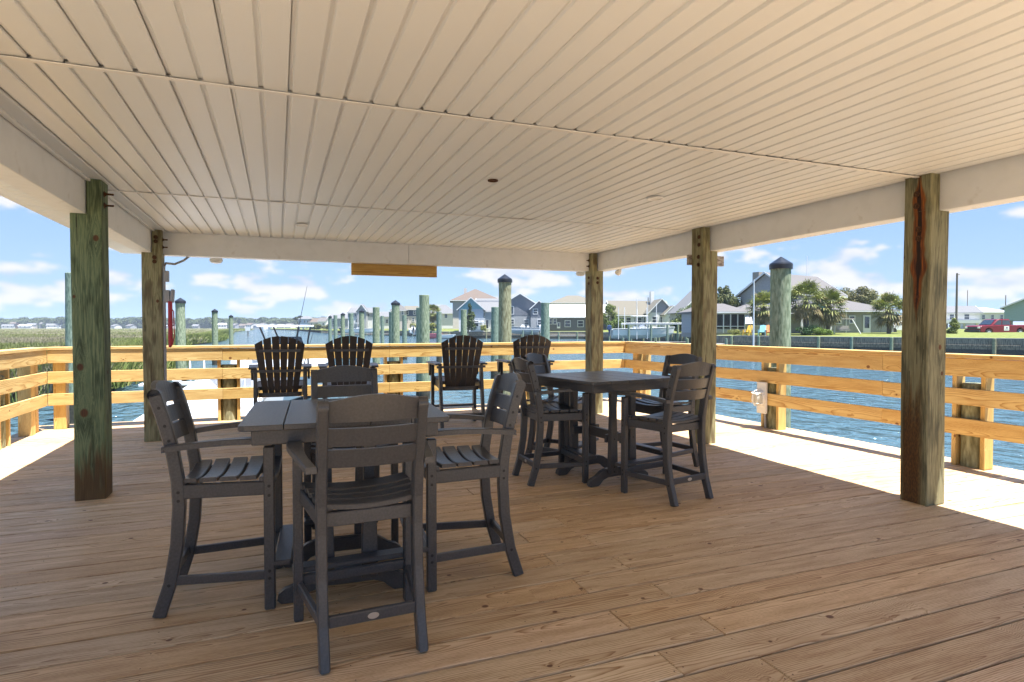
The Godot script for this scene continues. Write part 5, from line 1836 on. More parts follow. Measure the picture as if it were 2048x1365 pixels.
func pier(label: String, at: Vector3, yaw: float, w: float, d: float, y: float) -> void:
	var o := thing("pier", label, "pier", Vector3(at.x, y, at.z), yaw, "small piers on the far shore")
	part(o, "deck", boxmesh(Vector3(w, 0.12, d), 0.01), M.cap_timber, Vector3(0, -0.06, 0))
	part(o, "skirt", boxmesh(Vector3(w, 0.22, 0.08), 0.01), M.bulkhead_wood, Vector3(0, -0.22, d * 0.5 - 0.05))
	var pm := MB.new()
	pm.lathe([Vector2(0.13, -2.5), Vector2(0.13, 0.5), Vector2(0.0, 0.52)], 10)
	var mesh := pm.mesh()
	var n := maxi(2, int(w / 2.6))
	for k in n:
		part(o, "pile", mesh, M["piling_%d" % (k % 2)], Vector3(-w * 0.5 + 0.2 + k * (w - 0.4) / (n - 1), 0, d * 0.5 + 0.14))

func lawn_chair(label: String, at: Vector3, yaw: float, m: Material) -> void:
	var o := thing("lawn_chair", label, "chair", at, yaw, "bright lawn chairs on the far lawn")
	for k in 5:
		part(o, "back_slat", boxmesh(Vector3(0.105, 0.92 - absf(k - 2) * 0.06, 0.03), 0.005), m, Vector3((k - 2) * 0.118, 0.68, 0.33), Basis(Vector3.RIGHT, 0.42))
	part(o, "seat", boxmesh(Vector3(0.58, 0.04, 0.55), 0.01), m, Vector3(0, 0.34, -0.05), Basis(Vector3.RIGHT, 0.2))
	for s: float in [-1.0, 1.0]:
		part(o, "arm", boxmesh(Vector3(0.13, 0.03, 0.75), 0.005), m, Vector3(s * 0.36, 0.58, -0.02))
		part(o, "front_leg", boxmesh(Vector3(0.08, 0.58, 0.08), 0.005), m, Vector3(s * 0.33, 0.29, -0.33))
		part(o, "rear_leg", boxmesh(Vector3(0.06, 0.09, 0.85), 0.005), m, Vector3(s * 0.28, 0.2, 0.1), Basis(Vector3.RIGHT, 0.28))

func build_truck() -> void:
	var d := 66.0
	var o := thing("pickup_truck", "dark red crew-cab pickup truck parked at the edge of the lawn", "truck", vista(1993, d, 0.33), face() + 0.12)
	# x: nose at -2.9, tail at +2.9; width along z
	var body := PackedVector2Array([Vector2(-2.85, 0.5), Vector2(-2.9, 0.75), Vector2(-2.88, 1.08), Vector2(-2.7, 1.2), Vector2(-1.35, 1.28), Vector2(2.85, 1.28), Vector2(2.9, 1.15), Vector2(2.9, 0.6), Vector2(2.55, 0.48), Vector2(2.42, 0.48), Vector2(2.3, 0.82), Vector2(1.95, 0.98), Vector2(1.6, 0.82), Vector2(1.48, 0.42), Vector2(-1.35, 0.42), Vector2(-1.48, 0.82), Vector2(-1.83, 0.98), Vector2(-2.18, 0.82), Vector2(-2.3, 0.48)])
	if Geometry2D.is_polygon_clockwise(body):
		body.reverse()
	var b := MB.new()
	b.prism(body, 1.95, Transform3D.IDENTITY, 0.06)
	part(o, "body", b.mesh(), M.truck_red)
	var cab := PackedVector2Array([Vector2(-1.4, 1.27), Vector2(1.0, 1.27), Vector2(0.85, 1.75), Vector2(0.7, 1.9), Vector2(-0.5, 1.92), Vector2(-0.75, 1.85)])
	if Geometry2D.is_polygon_clockwise(cab):
		cab.reverse()
	var c := MB.new()
	c.prism(cab, 1.72, Transform3D.IDENTITY, 0.08)
	var co := part(o, "cab", c.mesh(), M.truck_red)
	for s: float in [-1.0, 1.0]:
		for q: Array in [[PackedVector2Array([Vector2(-1.12, 1.3), Vector2(-0.28, 1.3), Vector2(-0.28, 1.80), Vector2(-0.62, 1.80)])], [PackedVector2Array([Vector2(-0.16, 1.3), Vector2(0.82, 1.3), Vector2(0.68, 1.78), Vector2(-0.16, 1.80)])]]:
			var g := MB.new()
			g.prism(q[0], 0.02, Transform3D(Basis.IDENTITY, Vector3(0, 0, s * 0.862)))
			part(co, "window", g.mesh(), M.window_glass)
		for x: float in [-1.83, 1.95]:
			var w := MB.new()
			w.lathe([Vector2(0.0, -0.13), Vector2(0.34, -0.13), Vector2(0.40, -0.09), Vector2(0.40, 0.09), Vector2(0.34, 0.13), Vector2(0.0, 0.13)], 20, Transform3D(Basis(Vector3.RIGHT, PI / 2), Vector3.ZERO))
			var wo := part(o, "wheel", w.mesh(), M.tyre, Vector3(x, 0.40, s * 0.86))
			var rm := MB.new()
			rm.lathe([Vector2(0.24, 0.0), Vector2(0.2, 0.02), Vector2(0.0, 0.02)], 16, Transform3D(Basis(Vector3.RIGHT, s * PI / 2), Vector3(0, 0, s * 0.131)))
			part(wo, "rim", rm.mesh(), M.badge_metal)
	var ws := MB.new()
	ws.quad(Vector3(-1.385, 1.31, -0.72), Vector3(-1.385, 1.31, 0.72), Vector3(-0.80, 1.83, 0.64), Vector3(-0.80, 1.83, -0.64))
	part(co, "windscreen", ws.mesh(), M.window_glass, Vector3(-0.03, 0.02, 0))
	part(o, "bumper", boxmesh(Vector3(0.18, 0.22, 1.9), 0.03), M.boat_dark, Vector3(-2.92, 0.62, 0))
	part(o, "grille", boxmesh(Vector3(0.06, 0.3, 1.2), 0.02), M.boat_dark, Vector3(-2.9, 0.95, 0))
	for s: float in [-1.0, 1.0]:
		part(o, "headlight", boxmesh(Vector3(0.16, 0.2, 0.3), 0.03), M.white_plastic, Vector3(-2.86, 0.98, s * 0.78))
	var sg := part(o, "door_sign", boxmesh(Vector3(0.62, 0.48, 0.012), 0.003), M.white_plastic, Vector3(0.25, 0.92, 0.985))
	part(sg, "sign_emblem", boxmesh(Vector3(0.2, 0.14, 0.006), 0.002), M.boat_blue, Vector3(0.02, 0.05, 0.008))
	part(sg, "sign_line", boxmesh(Vector3(0.44, 0.03, 0.006), 0.001), M.boat_blue, Vector3(0, -0.12, 0.008))

func mast(called: String, label: String, category: String, at: Vector3, h: float, r0: float, r1: float, m: Material, lean := Vector3.ZERO) -> Node3D:
	var o := thing(called, label, category, at)
	var b := MB.new()
	b.tube([Vector3(0, -0.5, 0), lean * 0.5 + Vector3(0, h * 0.5, 0), lean + Vector3(0, h, 0)], [r0, (r0 + r1) * 0.5, r1], 10)
	part(o, "shaft", b.mesh(), m)
	return o

func build_right_shore() -> void:
	var f := face()
	# sage cottage with door
	var c := house("cottage", "low sage green cottage with a white storm door and grey hip roof", lot(1681, 68, 8, 0.68), f, 12.0, 8.0, 2.54, M.siding_sage, M.roof_grey, {"roof": "hip", "rise": 1.4, "ridge_len": 5.2, "over": 0.45, "wins": [["f", 1.3, 1.55, 0.5, 0.72], ["f", -0.3, 1.55, 0.6, 0.75], ["f", -3.9, 1.2, 0.7, 0.7, 1]], "doors": [[2.96, 0.85, 2.05]]})
	var pr := MB.new()
	pr.prism(PackedVector2Array([Vector2(-1.75, 2.35), Vector2(1.75, 2.35), Vector2(0, 3.55)]), 0.1)
	part(c, "porch_gable", pr.mesh(), M.siding_aqua, Vector3(-3.7, 0, 6.0))
	for s: float in [-1.0, 1.0]:
		var q := PackedVector2Array([Vector2(0, 3.55), Vector2(s * 2.0, 2.2), Vector2(s * 2.0, 2.4), Vector2(0, 3.75)])
		if Geometry2D.is_polygon_clockwise(q):
			q.reverse()
		var pb := MB.new()
		pb.prism(q, 2.4)
		part(c, "porch_roof", pb.mesh(), M.roof_pale, Vector3(-3.7, 0, 5.0))
		part(c, "porch_post", boxmesh(Vector3(0.18, 2.35, 0.18), 0.01), M.trim, Vector3(-3.7 + s * 1.6, 1.17, 5.95))
	part(c, "porch_beam", boxmesh(Vector3(3.5, 0.2, 0.15), 0.01), M.trim, Vector3(-3.7, 2.27, 6.02))
	part(c, "downspout", boxmesh(Vector3(0.09, 2.4, 0.09), 0.01), M.trim, Vector3(0.62, 1.2, 4.07))
	part(c, "lean_to_roof", boxmesh(Vector3(2.6, 0.1, 1.8), 0.01), M.roof_metal, Vector3(-5.6, 2.25, 4.9), Basis(Vector3.BACK, 0.1))
	# two-storey house behind
	house("two_storey_house", "grey two-storey house with a tall gable end and pinkish grey roof", vista(1583, 80, 0.7), f + 0.6, 11.5, 7.4, 4.9, M.siding_grey, M.roof_grey, {"roof": "gable", "ridge": "x", "rise": 2.6, "over": 0.45, "wins": [["l", 0.0, 3.6, 0.9, 1.2], ["f", -2.0, 3.6, 0.9, 1.2]], "chimneys": [[-5.2, -1.6, 0.9, 1.6]]})
	var w := house("single_storey_wing", "single-storey grey wing with a white canvas awning, left of the large capped piling", lot(1534, 69, 5, 0.72), f, 6.4, 5.0, 2.35, M.siding_grey, M.roof_grey, {"roof": "hip", "rise": 1.0, "ridge_len": 3.0, "wins": [["f", -2.0, 1.3, 0.8, 0.9], ["f", -1.0, 1.3, 0.7, 0.9]]})
	part(w, "awning", boxmesh(Vector3(1.5, 0.03, 1.35), 0.0), M.canvas_white, Vector3(-2.7, 1.55, 3.05), Basis(Vector3.RIGHT, 0.9) * Basis(Vector3.BACK, 0.05))
	# the porch is a real room behind insect screen: its walls are open to the front
	var sp := house("screened_porch", "screened porch with dark panels in white frames beside the green post", lot(1440, 66, 5, 0.75), f, 5.6, 5.0, 2.3, M.siding_grey, M.roof_grey, {"roof": "hip", "rise": 1.0, "ridge_len": 2.5, "open": true})
	for k in 7:
		var x := -2.35 + k * 0.78
		part(sp, "screen_panel", boxmesh(Vector3(0.66, 1.55, 0.03), 0.0), M.insect_screen, Vector3(x, 1.25, 2.48))
		part(sp, "screen_post", boxmesh(Vector3(0.1, 2.2, 0.1), 0.0), M.trim, Vector3(x + 0.39, 1.1, 2.53))
	part(sp, "screen_rail", boxmesh(Vector3(5.4, 0.08, 0.08), 0.0), M.trim, Vector3(0, 0.72, 2.56))
	# garden
	tree("garden_shrub", "dark green rounded shrub under the palms", vista(1612, 61, 0.5), 1.3, [[Vector3(-0.3, 0.55, 0), Vector3(1.1, 0.65, 0.9)], [Vector3(0.7, 0.5, 0), Vector3(0.9, 0.55, 0.8)]], 2600, 0.075, [Color(0.02, 0.06, 0.012), Color(0.035, 0.09, 0.02), Color(0.05, 0.11, 0.02)], 1, "shrub", false)
	tree("garden_shrub", "yellow-green rounded shrub beside the swing frame", vista(1648, 60.5, 0.5), 1.2, [[Vector3(-0.3, 0.5, 0), Vector3(0.9, 0.55, 0.8)], [Vector3(0.5, 0.4, 0), Vector3(0.8, 0.45, 0.7)]], 2400, 0.075, [Color(0.10, 0.17, 0.012), Color(0.16, 0.22, 0.02), Color(0.07, 0.13, 0.012)], 2, "shrub", false)
	tree("garden_shrub", "pale yellow-green clipped shrub in front of the screened porch", vista(1471, 63, 0.5), 0.9, [[Vector3(0, 0.35, 0), Vector3(0.75, 0.45, 0.6)]], 1500, 0.06, [Color(0.20, 0.21, 0.06), Color(0.28, 0.27, 0.08), Color(0.14, 0.16, 0.04)], 3, "shrub", false)
	tree("cone_shrub", "dense cone-shaped yellow-green shrub beside the red pickup", vista(1909, 61, 0.42), 2.0, [[Vector3(0, 0.55, 0), Vector3(0.8, 0.6, 0.75)], [Vector3(0, 1.1, 0), Vector3(0.55, 0.5, 0.55)], [Vector3(0.0, 1.6, 0), Vector3(0.3, 0.4, 0.3)]], 3200, 0.085, [Color(0.055, 0.09, 0.015), Color(0.12, 0.15, 0.02), Color(0.20, 0.21, 0.03)], 4, "shrub", false)
	palm("sabal palm just left of the large black-capped piling", vista(1527, 63, 0.55), 3.0, 2.0, 11)
	palm("tallest sabal palm, right of the large black-capped piling", vista(1612, 62, 0.55), 3.65, 2.4, 12)
	palm("sabal palm leaning against its neighbour's crown, behind the swing frame", vista(1656, 62.5, 0.55), 3.1, 2.15, 13)
	palm("sabal palm at the far corner of the sage cottage", vista(1778, 63, 0.6), 2.65, 2.1, 14)
	tree("oak_tree", "loose olive-green oak rising behind the sage cottage's roof", vista(1700, 84, 0.9), 6.0, [[Vector3(-2.6, 4.4, 0), Vector3(2.0, 1.5, 1.8)], [Vector3(0.6, 4.7, 0.5), Vector3(2.2, 1.5, 2.0)], [Vector3(3.4, 4.2, 0), Vector3(1.9, 1.3, 1.6)], [Vector3(5.3, 3.8, 0), Vector3(1.2, 1.2, 1.2)], [Vector3(0, 3.2, 0), Vector3(4.0, 1.4, 2.0)]], 14000, 0.16, [Color(0.10, 0.10, 0.028), Color(0.16, 0.14, 0.045), Color(0.07, 0.08, 0.022)], 21)
	tree("cedar_tree", "dense dark cedar between the green post and the grey gable", vista(1448, 80, 0.8), 6.5, [[Vector3(0, 2.6, 0), Vector3(2.4, 2.0, 1.8)], [Vector3(-0.3, 4.0, 0), Vector3(1.8, 1.5, 1.4)], [Vector3(0.0, 5.5, 0), Vector3(0.8, 1.2, 0.8)], [Vector3(1.5, 3.2, 0.3), Vector3(1.3, 1.4, 1.0)]], 13000, 0.14, [Color(0.04, 0.062, 0.018), Color(0.08, 0.10, 0.022), Color(0.14, 0.14, 0.028)], 22)
	# swing frame
	var sw := thing("swing_frame", "white A-frame garden swing with a hanging bench", "swing", vista(1690, 63, 0.55), f)
	for a: Array in [[Vector3(-1.1, 0, 0), Vector3(-1.02, 1.65, 0)], [Vector3(1.55, 0, 0.3), Vector3(0.75, 1.65, 0)], [Vector3(-1.1, 0, -0.7), Vector3(-1.02, 1.65, 0)]]:
		var lb := MB.new()
		lb.tube([a[0], a[1]], [0.06], 6)
		part(sw, "leg", lb.mesh(), M.trim)
	part(sw, "top_bar", boxmesh(Vector3(2.3, 0.11, 0.11), 0.01), M.cap_timber, Vector3(-0.15, 1.68, 0))
	part(sw, "bench_seat", boxmesh(Vector3(1.3, 0.06, 0.5), 0.01), M.cap_timber, Vector3(-0.1, 0.5, 0))
	part(sw, "bench_back", boxmesh(Vector3(1.3, 0.4, 0.05), 0.01), M.cap_timber, Vector3(-0.1, 0.75, -0.25))
	for x: float in [-0.7, 0.5]:
		var ch := MB.new()
		ch.tube([Vector3(x, 0.55, 0), Vector3(x, 1.65, 0)], [0.012], 4)
		part(sw, "chain", ch.mesh(), M.galvanised)
	lawn_chair("yellow lawn chair on the far lawn, left of the flagpole", vista(1496, 60.5, 0.5), f + 2.2, M.yellow_paint)
	lawn_chair("sky-blue lawn chair on the far lawn, right of the flagpole", vista(1525, 60.5, 0.5), f + 2.6, M.sky_blue_paint)
	lawn_chair("orange lawn chair peeking from behind the large capped piling", vista(1539, 60.5, 0.5), f + 2.9, M.orange_paint)
	var fp := mast("flagpole", "bare white flagpole standing at the bulkhead", "flagpole", vista(1507.5, 58.5, 0.2), 6.2, 0.085, 0.045, M.trim)
	fp.position.y = -0.2
	mast("leaning_pole", "thin pole leaning against the bare flagpole", "pole", vista(1508, 59.2, 0.45), 3.3, 0.03, 0.025, M.cap_timber, -Vector3(cos(HEADING), 0, sin(HEADING)) * 0.85)
	mast("radio_mast", "tall thin white mast above the grey two-storey roof", "mast", vista(1613, 84, 0.8), 10.5, 0.05, 0.03, M.trim)
	var up := mast("utility_pole", "dark wooden utility pole rising behind the cone-shaped shrub", "pole", vista(1913, 92, 0.8), 8.8, 0.17, 0.13, M.bark)
	part(up, "cross_bracket", boxmesh(Vector3(0.7, 0.08, 0.08), 0.0), M.bark, Vector3(0.25, 8.6, 0))
	mast("utility_pole", "thin distant pole above the white house with balcony", "pole", vista(1934.5, 150, 0.8), 9.8, 0.09, 0.07, M.bark)
	mast("utility_pole", "short distant pole top above the teal building's eave", "pole", vista(2011, 140, 0.8), 8.0, 0.11, 0.09, M.bark)
	# houses beyond the pickup
	var r1 := house("white_house", "white house with a balcony and grey gable behind the utility pole", lot(1915, 135, 9, 0.6), f - 0.35, 11.5, 9.0, 2.4, M.siding_white, M.roof_pale, {"roof": "gable", "ridge": "x", "rise": 1.5, "lift": 1.6, "wins": [["f", -2.2, 3.1, 0.8, 1.1], ["f", 0.4, 3.1, 0.8, 1.1], ["f", 3.2, 3.1, 0.9, 1.1]]})
	part(r1, "balcony", boxmesh(Vector3(11.0, 0.7, 1.6), 0.0), M.trim, Vector3(0, 2.0, 5.35))
	house("white_house", "long low white house between the balcony house and the teal building", lot(1985, 145, 8, 0.6), f, 7.6, 8.0, 4.4, M.siding_white, M.roof_metal, {"roof": "hip", "rise": 1.2, "ridge_len": 3.0, "wins": [["f", -2.2, 3.2, 0.7, 1.0], ["f", 0.0, 3.2, 0.7, 1.0], ["f", 2.2, 3.2, 0.7, 1.0]]})
	house("teal_building", "teal gable-ended building on white stilts at the picture's right edge", lot(2152, 88, 10, 0.5), f - 0.75, 9.3, 10.0, 2.0, M.siding_teal, M.roof_pale, {"roof": "gable", "ridge": "z", "rise": 2.3, "over": 0.5, "lift": 1.85})
	build_truck()
	# white car glimpsed behind the rusty post
	var car := thing("parked_car", "white car glimpsed beside the post, behind the last palm", "car", vista(1800, 70, 0.62), f + 0.1)
	var cb := PackedVector2Array([Vector2(-2.2, 0.35), Vector2(-2.2, 0.8), Vector2(-1.3, 0.95), Vector2(-0.7, 1.45), Vector2(0.9, 1.45), Vector2(1.6, 1.0), Vector2(2.2, 0.9), Vector2(2.2, 0.35)])
	if Geometry2D.is_polygon_clockwise(cb):
		cb.reverse()
	var cm := MB.new()
	cm.prism(cb, 1.75, Transform3D.IDENTITY, 0.08)
	part(car, "body", cm.mesh(), M.boat_white)
	var cg := MB.new()
	cg.prism(PackedVector2Array([Vector2(-1.1, 0.98), Vector2(1.2, 0.98), Vector2(0.8, 1.38), Vector2(-0.62, 1.38)]), 1.77)
	part(car, "window", cg.mesh(), M.window_glass)
	for x: float in [-1.4, 1.4]:
		for s: float in [-1.0, 1.0]:
			var wb := MB.new()
			wb.lathe([Vector2(0.0, -0.1), Vector2(0.33, -0.1), Vector2(0.33, 0.1), Vector2(0.0, 0.1)], 16, Transform3D(Basis(Vector3.RIGHT, PI / 2), Vector3.ZERO))
			part(car, "wheel", wb.mesh(), M.tyre, Vector3(x, 0.33, s * 0.82))

func build_mid_shore() -> void:
	var f := face()
	# charcoal house with white metal roof, and its neighbours
	house("charcoal_house", "low charcoal house with a white standing-seam metal roof", lot(1145, 124, 8, 1.15), f, 14.6, 8.0, 2.4, M.siding_charcoal, M.roof_metal, {"roof": "gable", "ridge": "x", "rise": 2.5, "over": 0.35, "seams": 28, "wins": [["f", -4.5, 1.45, 0.55, 1.1], ["f", -3.6, 1.45, 0.55, 1.1], ["f", -1.0, 0.95, 1.05, 1.2], ["f", 1.65, 0.95, 1.05, 1.2]], "doors": [[-2.85, 0.65, 1.2]]})
	house("slate_house", "tall slate house with a broad gable and a narrow upright window", lot(1040, 122, 9, 1.1), f, 8.0, 9.0, 4.5, M.siding_slate, M.roof_metal, {"roof": "gable", "ridge": "z", "rise": 2.5, "over": 0.35, "band": 2.6, "band_mat": M.siding_grey, "wins": [["f", -1.6, 3.7, 0.55, 1.5, 1], ["f", -1.6, 1.4, 0.7, 0.9], ["f", 1.3, 1.3, 0.9, 0.9]]})  # dark slate above, grey band below: shaded and sunlit wall put into colour
	house("slate_house", "smaller slate gable beside the flat-topped piling", lot(1078, 118.5, 5, 1.1), f, 3.2, 5.0, 3.9, M.siding_slate, M.roof_metal, {"roof": "gable", "ridge": "z", "rise": 1.5, "over": 0.3, "band": 2.2, "band_mat": M.siding_grey, "wins": [["f", -0.7, 3.35, 0.8, 0.9], ["f", 0.2, 1.25, 0.9, 0.95]]})  # same wall colours again paint shade above and sunlight on the lower part
	house("tan_roof_house", "house with a broad tan hip roof behind the white metal roof", lot(1150, 160, 11, 1.2), f, 12.4, 11.0, 6.7, M.siding_cream, M.roof_tan, {"roof": "hip", "rise": 2.2, "ridge_len": 3.0, "over": 0.6, "wins": [["f", -4.2, 6.0, 0.9, 0.8, 1], ["f", -2.0, 6.0, 0.9, 0.8, 1], ["f", 0.6, 6.0, 0.9, 0.8, 1], ["f", 3.4, 6.0, 1.2, 0.8, 1]]})
	# blue house
	var bh := house("blue_house", "pale blue house with a white-trimmed front gable", lot(942, 121, 8, 1.0), f, 4.9, 8.0, 4.0, M.siding_blue, M.roof_pale, {"roof": "gable", "ridge": "z", "rise": 2.2, "over": 0.4, "gable_mat": M.siding_aqua, "band": 1.9, "band_mat": M.siding_white, "wins": [["f", 0.9, 1.1, 1.4, 1.0, 1]]})
	part(bh, "deck_rail", boxmesh(Vector3(2.6, 0.08, 0.08), 0.0), M.trim, Vector3(1.6, 2.1, 4.9))
	part(bh, "porch_floor", boxmesh(Vector3(2.6, 0.15, 1.0), 0.0), M.trim, Vector3(1.6, 1.3, 4.6))
	for x: float in [0.4, 1.6, 2.8]:
		part(bh, "porch_post", boxmesh(Vector3(0.12, 2.1, 0.12), 0.0), M.trim, Vector3(x, 1.05, 5.0))
	house("blue_wing", "long blue wing with a pale grey roof behind the large capped piling", lot(990, 124, 8, 1.0), f, 8.8, 8.0, 3.7, M.siding_blue, M.roof_pale, {"roof": "gable", "ridge": "x", "rise": 1.9, "over": 0.4, "band": 1.9, "band_mat": M.siding_white, "wins": [["f", -2.4, 3.0, 0.5, 0.7, 1], ["f", -2.6, 1.0, 0.5, 1.7, 1], ["f", -1.6, 1.0, 0.5, 1.7, 1], ["f", -0.6, 1.0, 0.5, 1.7, 1]]})
	house("blue_upper_storey", "blue upper storey with a row of small clerestory windows", lot(990, 133, 6, 1.0), f, 7.6, 6.0, 6.2, M.siding_blue, M.roof_pale, {"roof": "gable", "ridge": "x", "rise": 0.5, "over": 0.5, "wins": [["f", -2.9, 5.1, 0.4, 0.3, 1], ["f", -2.2, 5.1, 0.4, 0.3, 1], ["f", -1.5, 5.1, 0.4, 0.3, 1], ["f", -0.8, 5.1, 0.4, 0.3, 1]]})
	house("brown_roof_house", "tall dusk-grey house with a brown pyramid roof and chimney", lot(948, 150, 11, 1.2), f + 0.1, 11.6, 11.0, 7.0, M.siding_dusk, M.roof_brown, {"roof": "hip", "rise": 3.0, "ridge_len": 0.4, "over": 0.7, "band": 2.4, "band_mat": M.siding_cream, "chimneys": [[-2.6, 1.0, 0.7, 1.6, M.siding_cream]]})
	house("grey_roof_house", "grey-roofed house behind the small palm", lot(884, 185, 9, 1.2), f, 7.5, 9.0, 4.6, M.siding_white, M.roof_pale, {"roof": "hip", "rise": 2.6, "ridge_len": 1.5, "over": 0.5, "band": 2.2, "wins": [["f", -1.5, 3.6, 0.8, 1.1], ["f", 1.2, 3.6, 0.8, 1.1]]})
	house("navy_house", "navy and cream house with a tan roof and dark porch", lot(818, 175, 8, 1.1), f, 6.4, 8.0, 5.4, M.siding_navy, M.roof_tan, {"roof": "hip", "rise": 1.2, "ridge_len": 3.6, "over": 0.4, "band": 3.5, "band_mat": M.siding_cream, "wins": [["f", -0.5, 4.5, 0.55, 0.95], ["f", 1.6, 4.5, 0.55, 0.95], ["f", -0.6, 2.6, 0.55, 0.95], ["f", 1.2, 2.5, 0.55, 0.95]]})
	house("cream_house", "narrow cream house with a porch, behind the tall black-capped piling", lot(796, 173, 7, 1.1), f, 4.2, 7.0, 5.2, M.siding_cream, M.shingle_dark, {"roof": "hip", "rise": 1.6, "ridge_len": 0.6, "wins": [["f", 1.3, 4.4, 0.5, 0.9]]})
	house("gabled_grey_house", "blue-grey house over a white lower storey with a small roof gable", lot(721, 190, 8, 1.0), f, 8.0, 8.0, 5.0, M.siding_grey, M.roof_pale, {"roof": "gable", "ridge": "x", "rise": 1.5, "over": 0.3, "band": 3.6, "band_mat": M.siding_white, "wins": [["f", -1.6, 4.3, 0.6, 0.8], ["f", -0.2, 4.3, 0.6, 0.8], ["f", 2.6, 4.3, 0.6, 0.8], ["f", -1.2, 2.4, 0.5, 0.9], ["f", 1.6, 2.4, 0.5, 0.9]]})
	house("gable_dormer_house", "steep grey gable rising from the roof of the blue-grey house", lot(723, 187.8, 3, 1.0), f, 2.9, 3.0, 5.4, M.siding_grey, M.roof_pale, {"roof": "gable", "ridge": "z", "rise": 2.0, "over": 0.3})
	house("white_house", "small white house with a pale roof seen between pilings", lot(768, 205, 8, 1.0), f, 7.5, 8.0, 4.0, M.siding_white, M.roof_pale, {"roof": "gable", "ridge": "x", "rise": 1.6, "wins": [["f", -2, 2.4, 0.8, 1.2], ["f", 1, 2.4, 0.8, 1.2]]})
	house("grey_house", "grey waterfront house behind the two thin pilings", lot(677, 230, 8, 0.8), f, 8.0, 8.0, 4.0, M.siding_dusk, M.roof_pale, {"roof": "gable", "ridge": "x", "rise": 1.4, "wins": [["f", -2, 2.4, 0.8, 1.2], ["f", 1, 2.4, 0.8, 1.2]]})
	# beige-and-white house with two gables behind the boat lift
	var lh := house("gabled_house", "long house with a tan roof and white chimney behind the boat lift", lot(1280, 128, 8, 1.1), f + 0.12, 12.5, 8.0, 3.0, M.siding_white, M.roof_tan, {"roof": "gable", "ridge": "x", "rise": 2.9, "over": 0.4, "wins": [["f", -4.4, 1.7, 0.9, 1.1], ["f", -3.0, 1.7, 0.9, 1.1], ["f", -0.6, 1.7, 0.9, 1.1], ["f", 0.8, 1.7, 0.9, 1.1]], "chimneys": [[3.1, 1.2, 0.75, 3.6, M.siding_white]]})
	part(lh, "chimney_pipe", boxmesh(Vector3(0.25, 1.0, 0.25), 0.0), M.stone, Vector3(2.4, 6.3, 0.8))
	house("gabled_house", "grey-white front gable with a round vent beside the white chimney", lot(1323, 124, 6, 1.1), f, 5.0, 6.0, 3.3, M.siding_white, M.roof_tan, {"roof": "gable", "ridge": "z", "rise": 2.7, "over": 0.4, "gable_mat": M.siding_dusk, "wins": [["f", -1.4, 1.8, 1.0, 1.2], ["f", 0.1, 1.8, 0.6, 1.2]]})
	house("gabled_house", "lowest grey-white front gable next to the dark green bush", lot(1347, 121, 5, 1.1), f, 3.2, 5.0, 2.9, M.siding_white, M.roof_tan, {"roof": "gable", "ridge": "z", "rise": 1.6, "over": 0.35, "gable_mat": M.siding_dusk, "wins": [["f", -0.5, 1.9, 0.7, 1.1]]})
	house("grey_roof_house", "steep grey roof slope partly hidden by the green post", lot(1410, 105, 8, 0.9), f, 8.0, 8.0, 3.2, M.siding_grey, M.roof_pale, {"roof": "gable", "ridge": "z", "rise": 4.0, "over": 0.4})
	# plants along the middle shore
	var dark := [Color(0.025, 0.05, 0.012), Color(0.05, 0.085, 0.018), Color(0.085, 0.115, 0.02)]
	var light := [Color(0.09, 0.14, 0.02), Color(0.15, 0.19, 0.03), Color(0.06, 0.10, 0.018)]
	tree("bush", "tall dark green pointed bush in front of the blue gable", vista(936, 117, 0.7), 5.4, [[Vector3(0, 1.6, 0), Vector3(1.5, 1.6, 1.2)], [Vector3(0.4, 3.2, 0), Vector3(0.9, 1.3, 0.8)], [Vector3(0.3, 4.5, 0), Vector3(0.4, 0.9, 0.4)]], 4200, 0.16, dark, 31)
	tree("bush", "large rounded bush between the green post and the lowest gable", vista(1372, 84, 0.5), 4.2, [[Vector3(0, 1.6, 0), Vector3(1.9, 1.6, 1.6)], [Vector3(0.9, 2.6, 0), Vector3(1.2, 1.2, 1.1)], [Vector3(-1.2, 1.2, 0), Vector3(1.1, 1.1, 1.0)]], 5200, 0.14, [Color(0.04, 0.07, 0.02), Color(0.08, 0.115, 0.025), Color(0.14, 0.17, 0.03)], 32)
	tree("bush", "bright green bush left of the tan-roofed house", vista(1232, 106, 0.6), 3.4, [[Vector3(0, 1.2, 0), Vector3(1.6, 1.3, 1.3)], [Vector3(1.6, 0.9, 0), Vector3(1.2, 0.9, 1.0)]], 3600, 0.15, light, 33)
	tree("leafy_tree", "bright yellow-green tree between the corner post and the tan-roofed house", vista(1221, 122, 1.0), 5.6, [[Vector3(0, 3.6, 0), Vector3(1.6, 1.8, 1.4)], [Vector3(-1.6, 2.4, 0), Vector3(1.6, 1.6, 1.4)], [Vector3(0.9, 2.0, 0), Vector3(1.2, 1.4, 1.2)]], 4200, 0.17, [Color(0.11, 0.15, 0.02), Color(0.18, 0.21, 0.03), Color(0.08, 0.11, 0.02)], 34)
	tree("bush", "low yellow-green bush at the foot of the small palm", vista(868, 132, 0.7), 2.2, [[Vector3(0, 0.8, 0), Vector3(1.4, 0.9, 1.0)]], 1400, 0.16, [Color(0.16, 0.19, 0.03), Color(0.22, 0.22, 0.05)], 35)
	tree("bush", "yellow-green bush by the blue house's steps", vista(967, 118, 0.7), 1.6, [[Vector3(0, 0.6, 0), Vector3(0.7, 0.7, 0.6)]], 900, 0.12, [Color(0.16, 0.19, 0.03), Color(0.24, 0.23, 0.05)], 36)
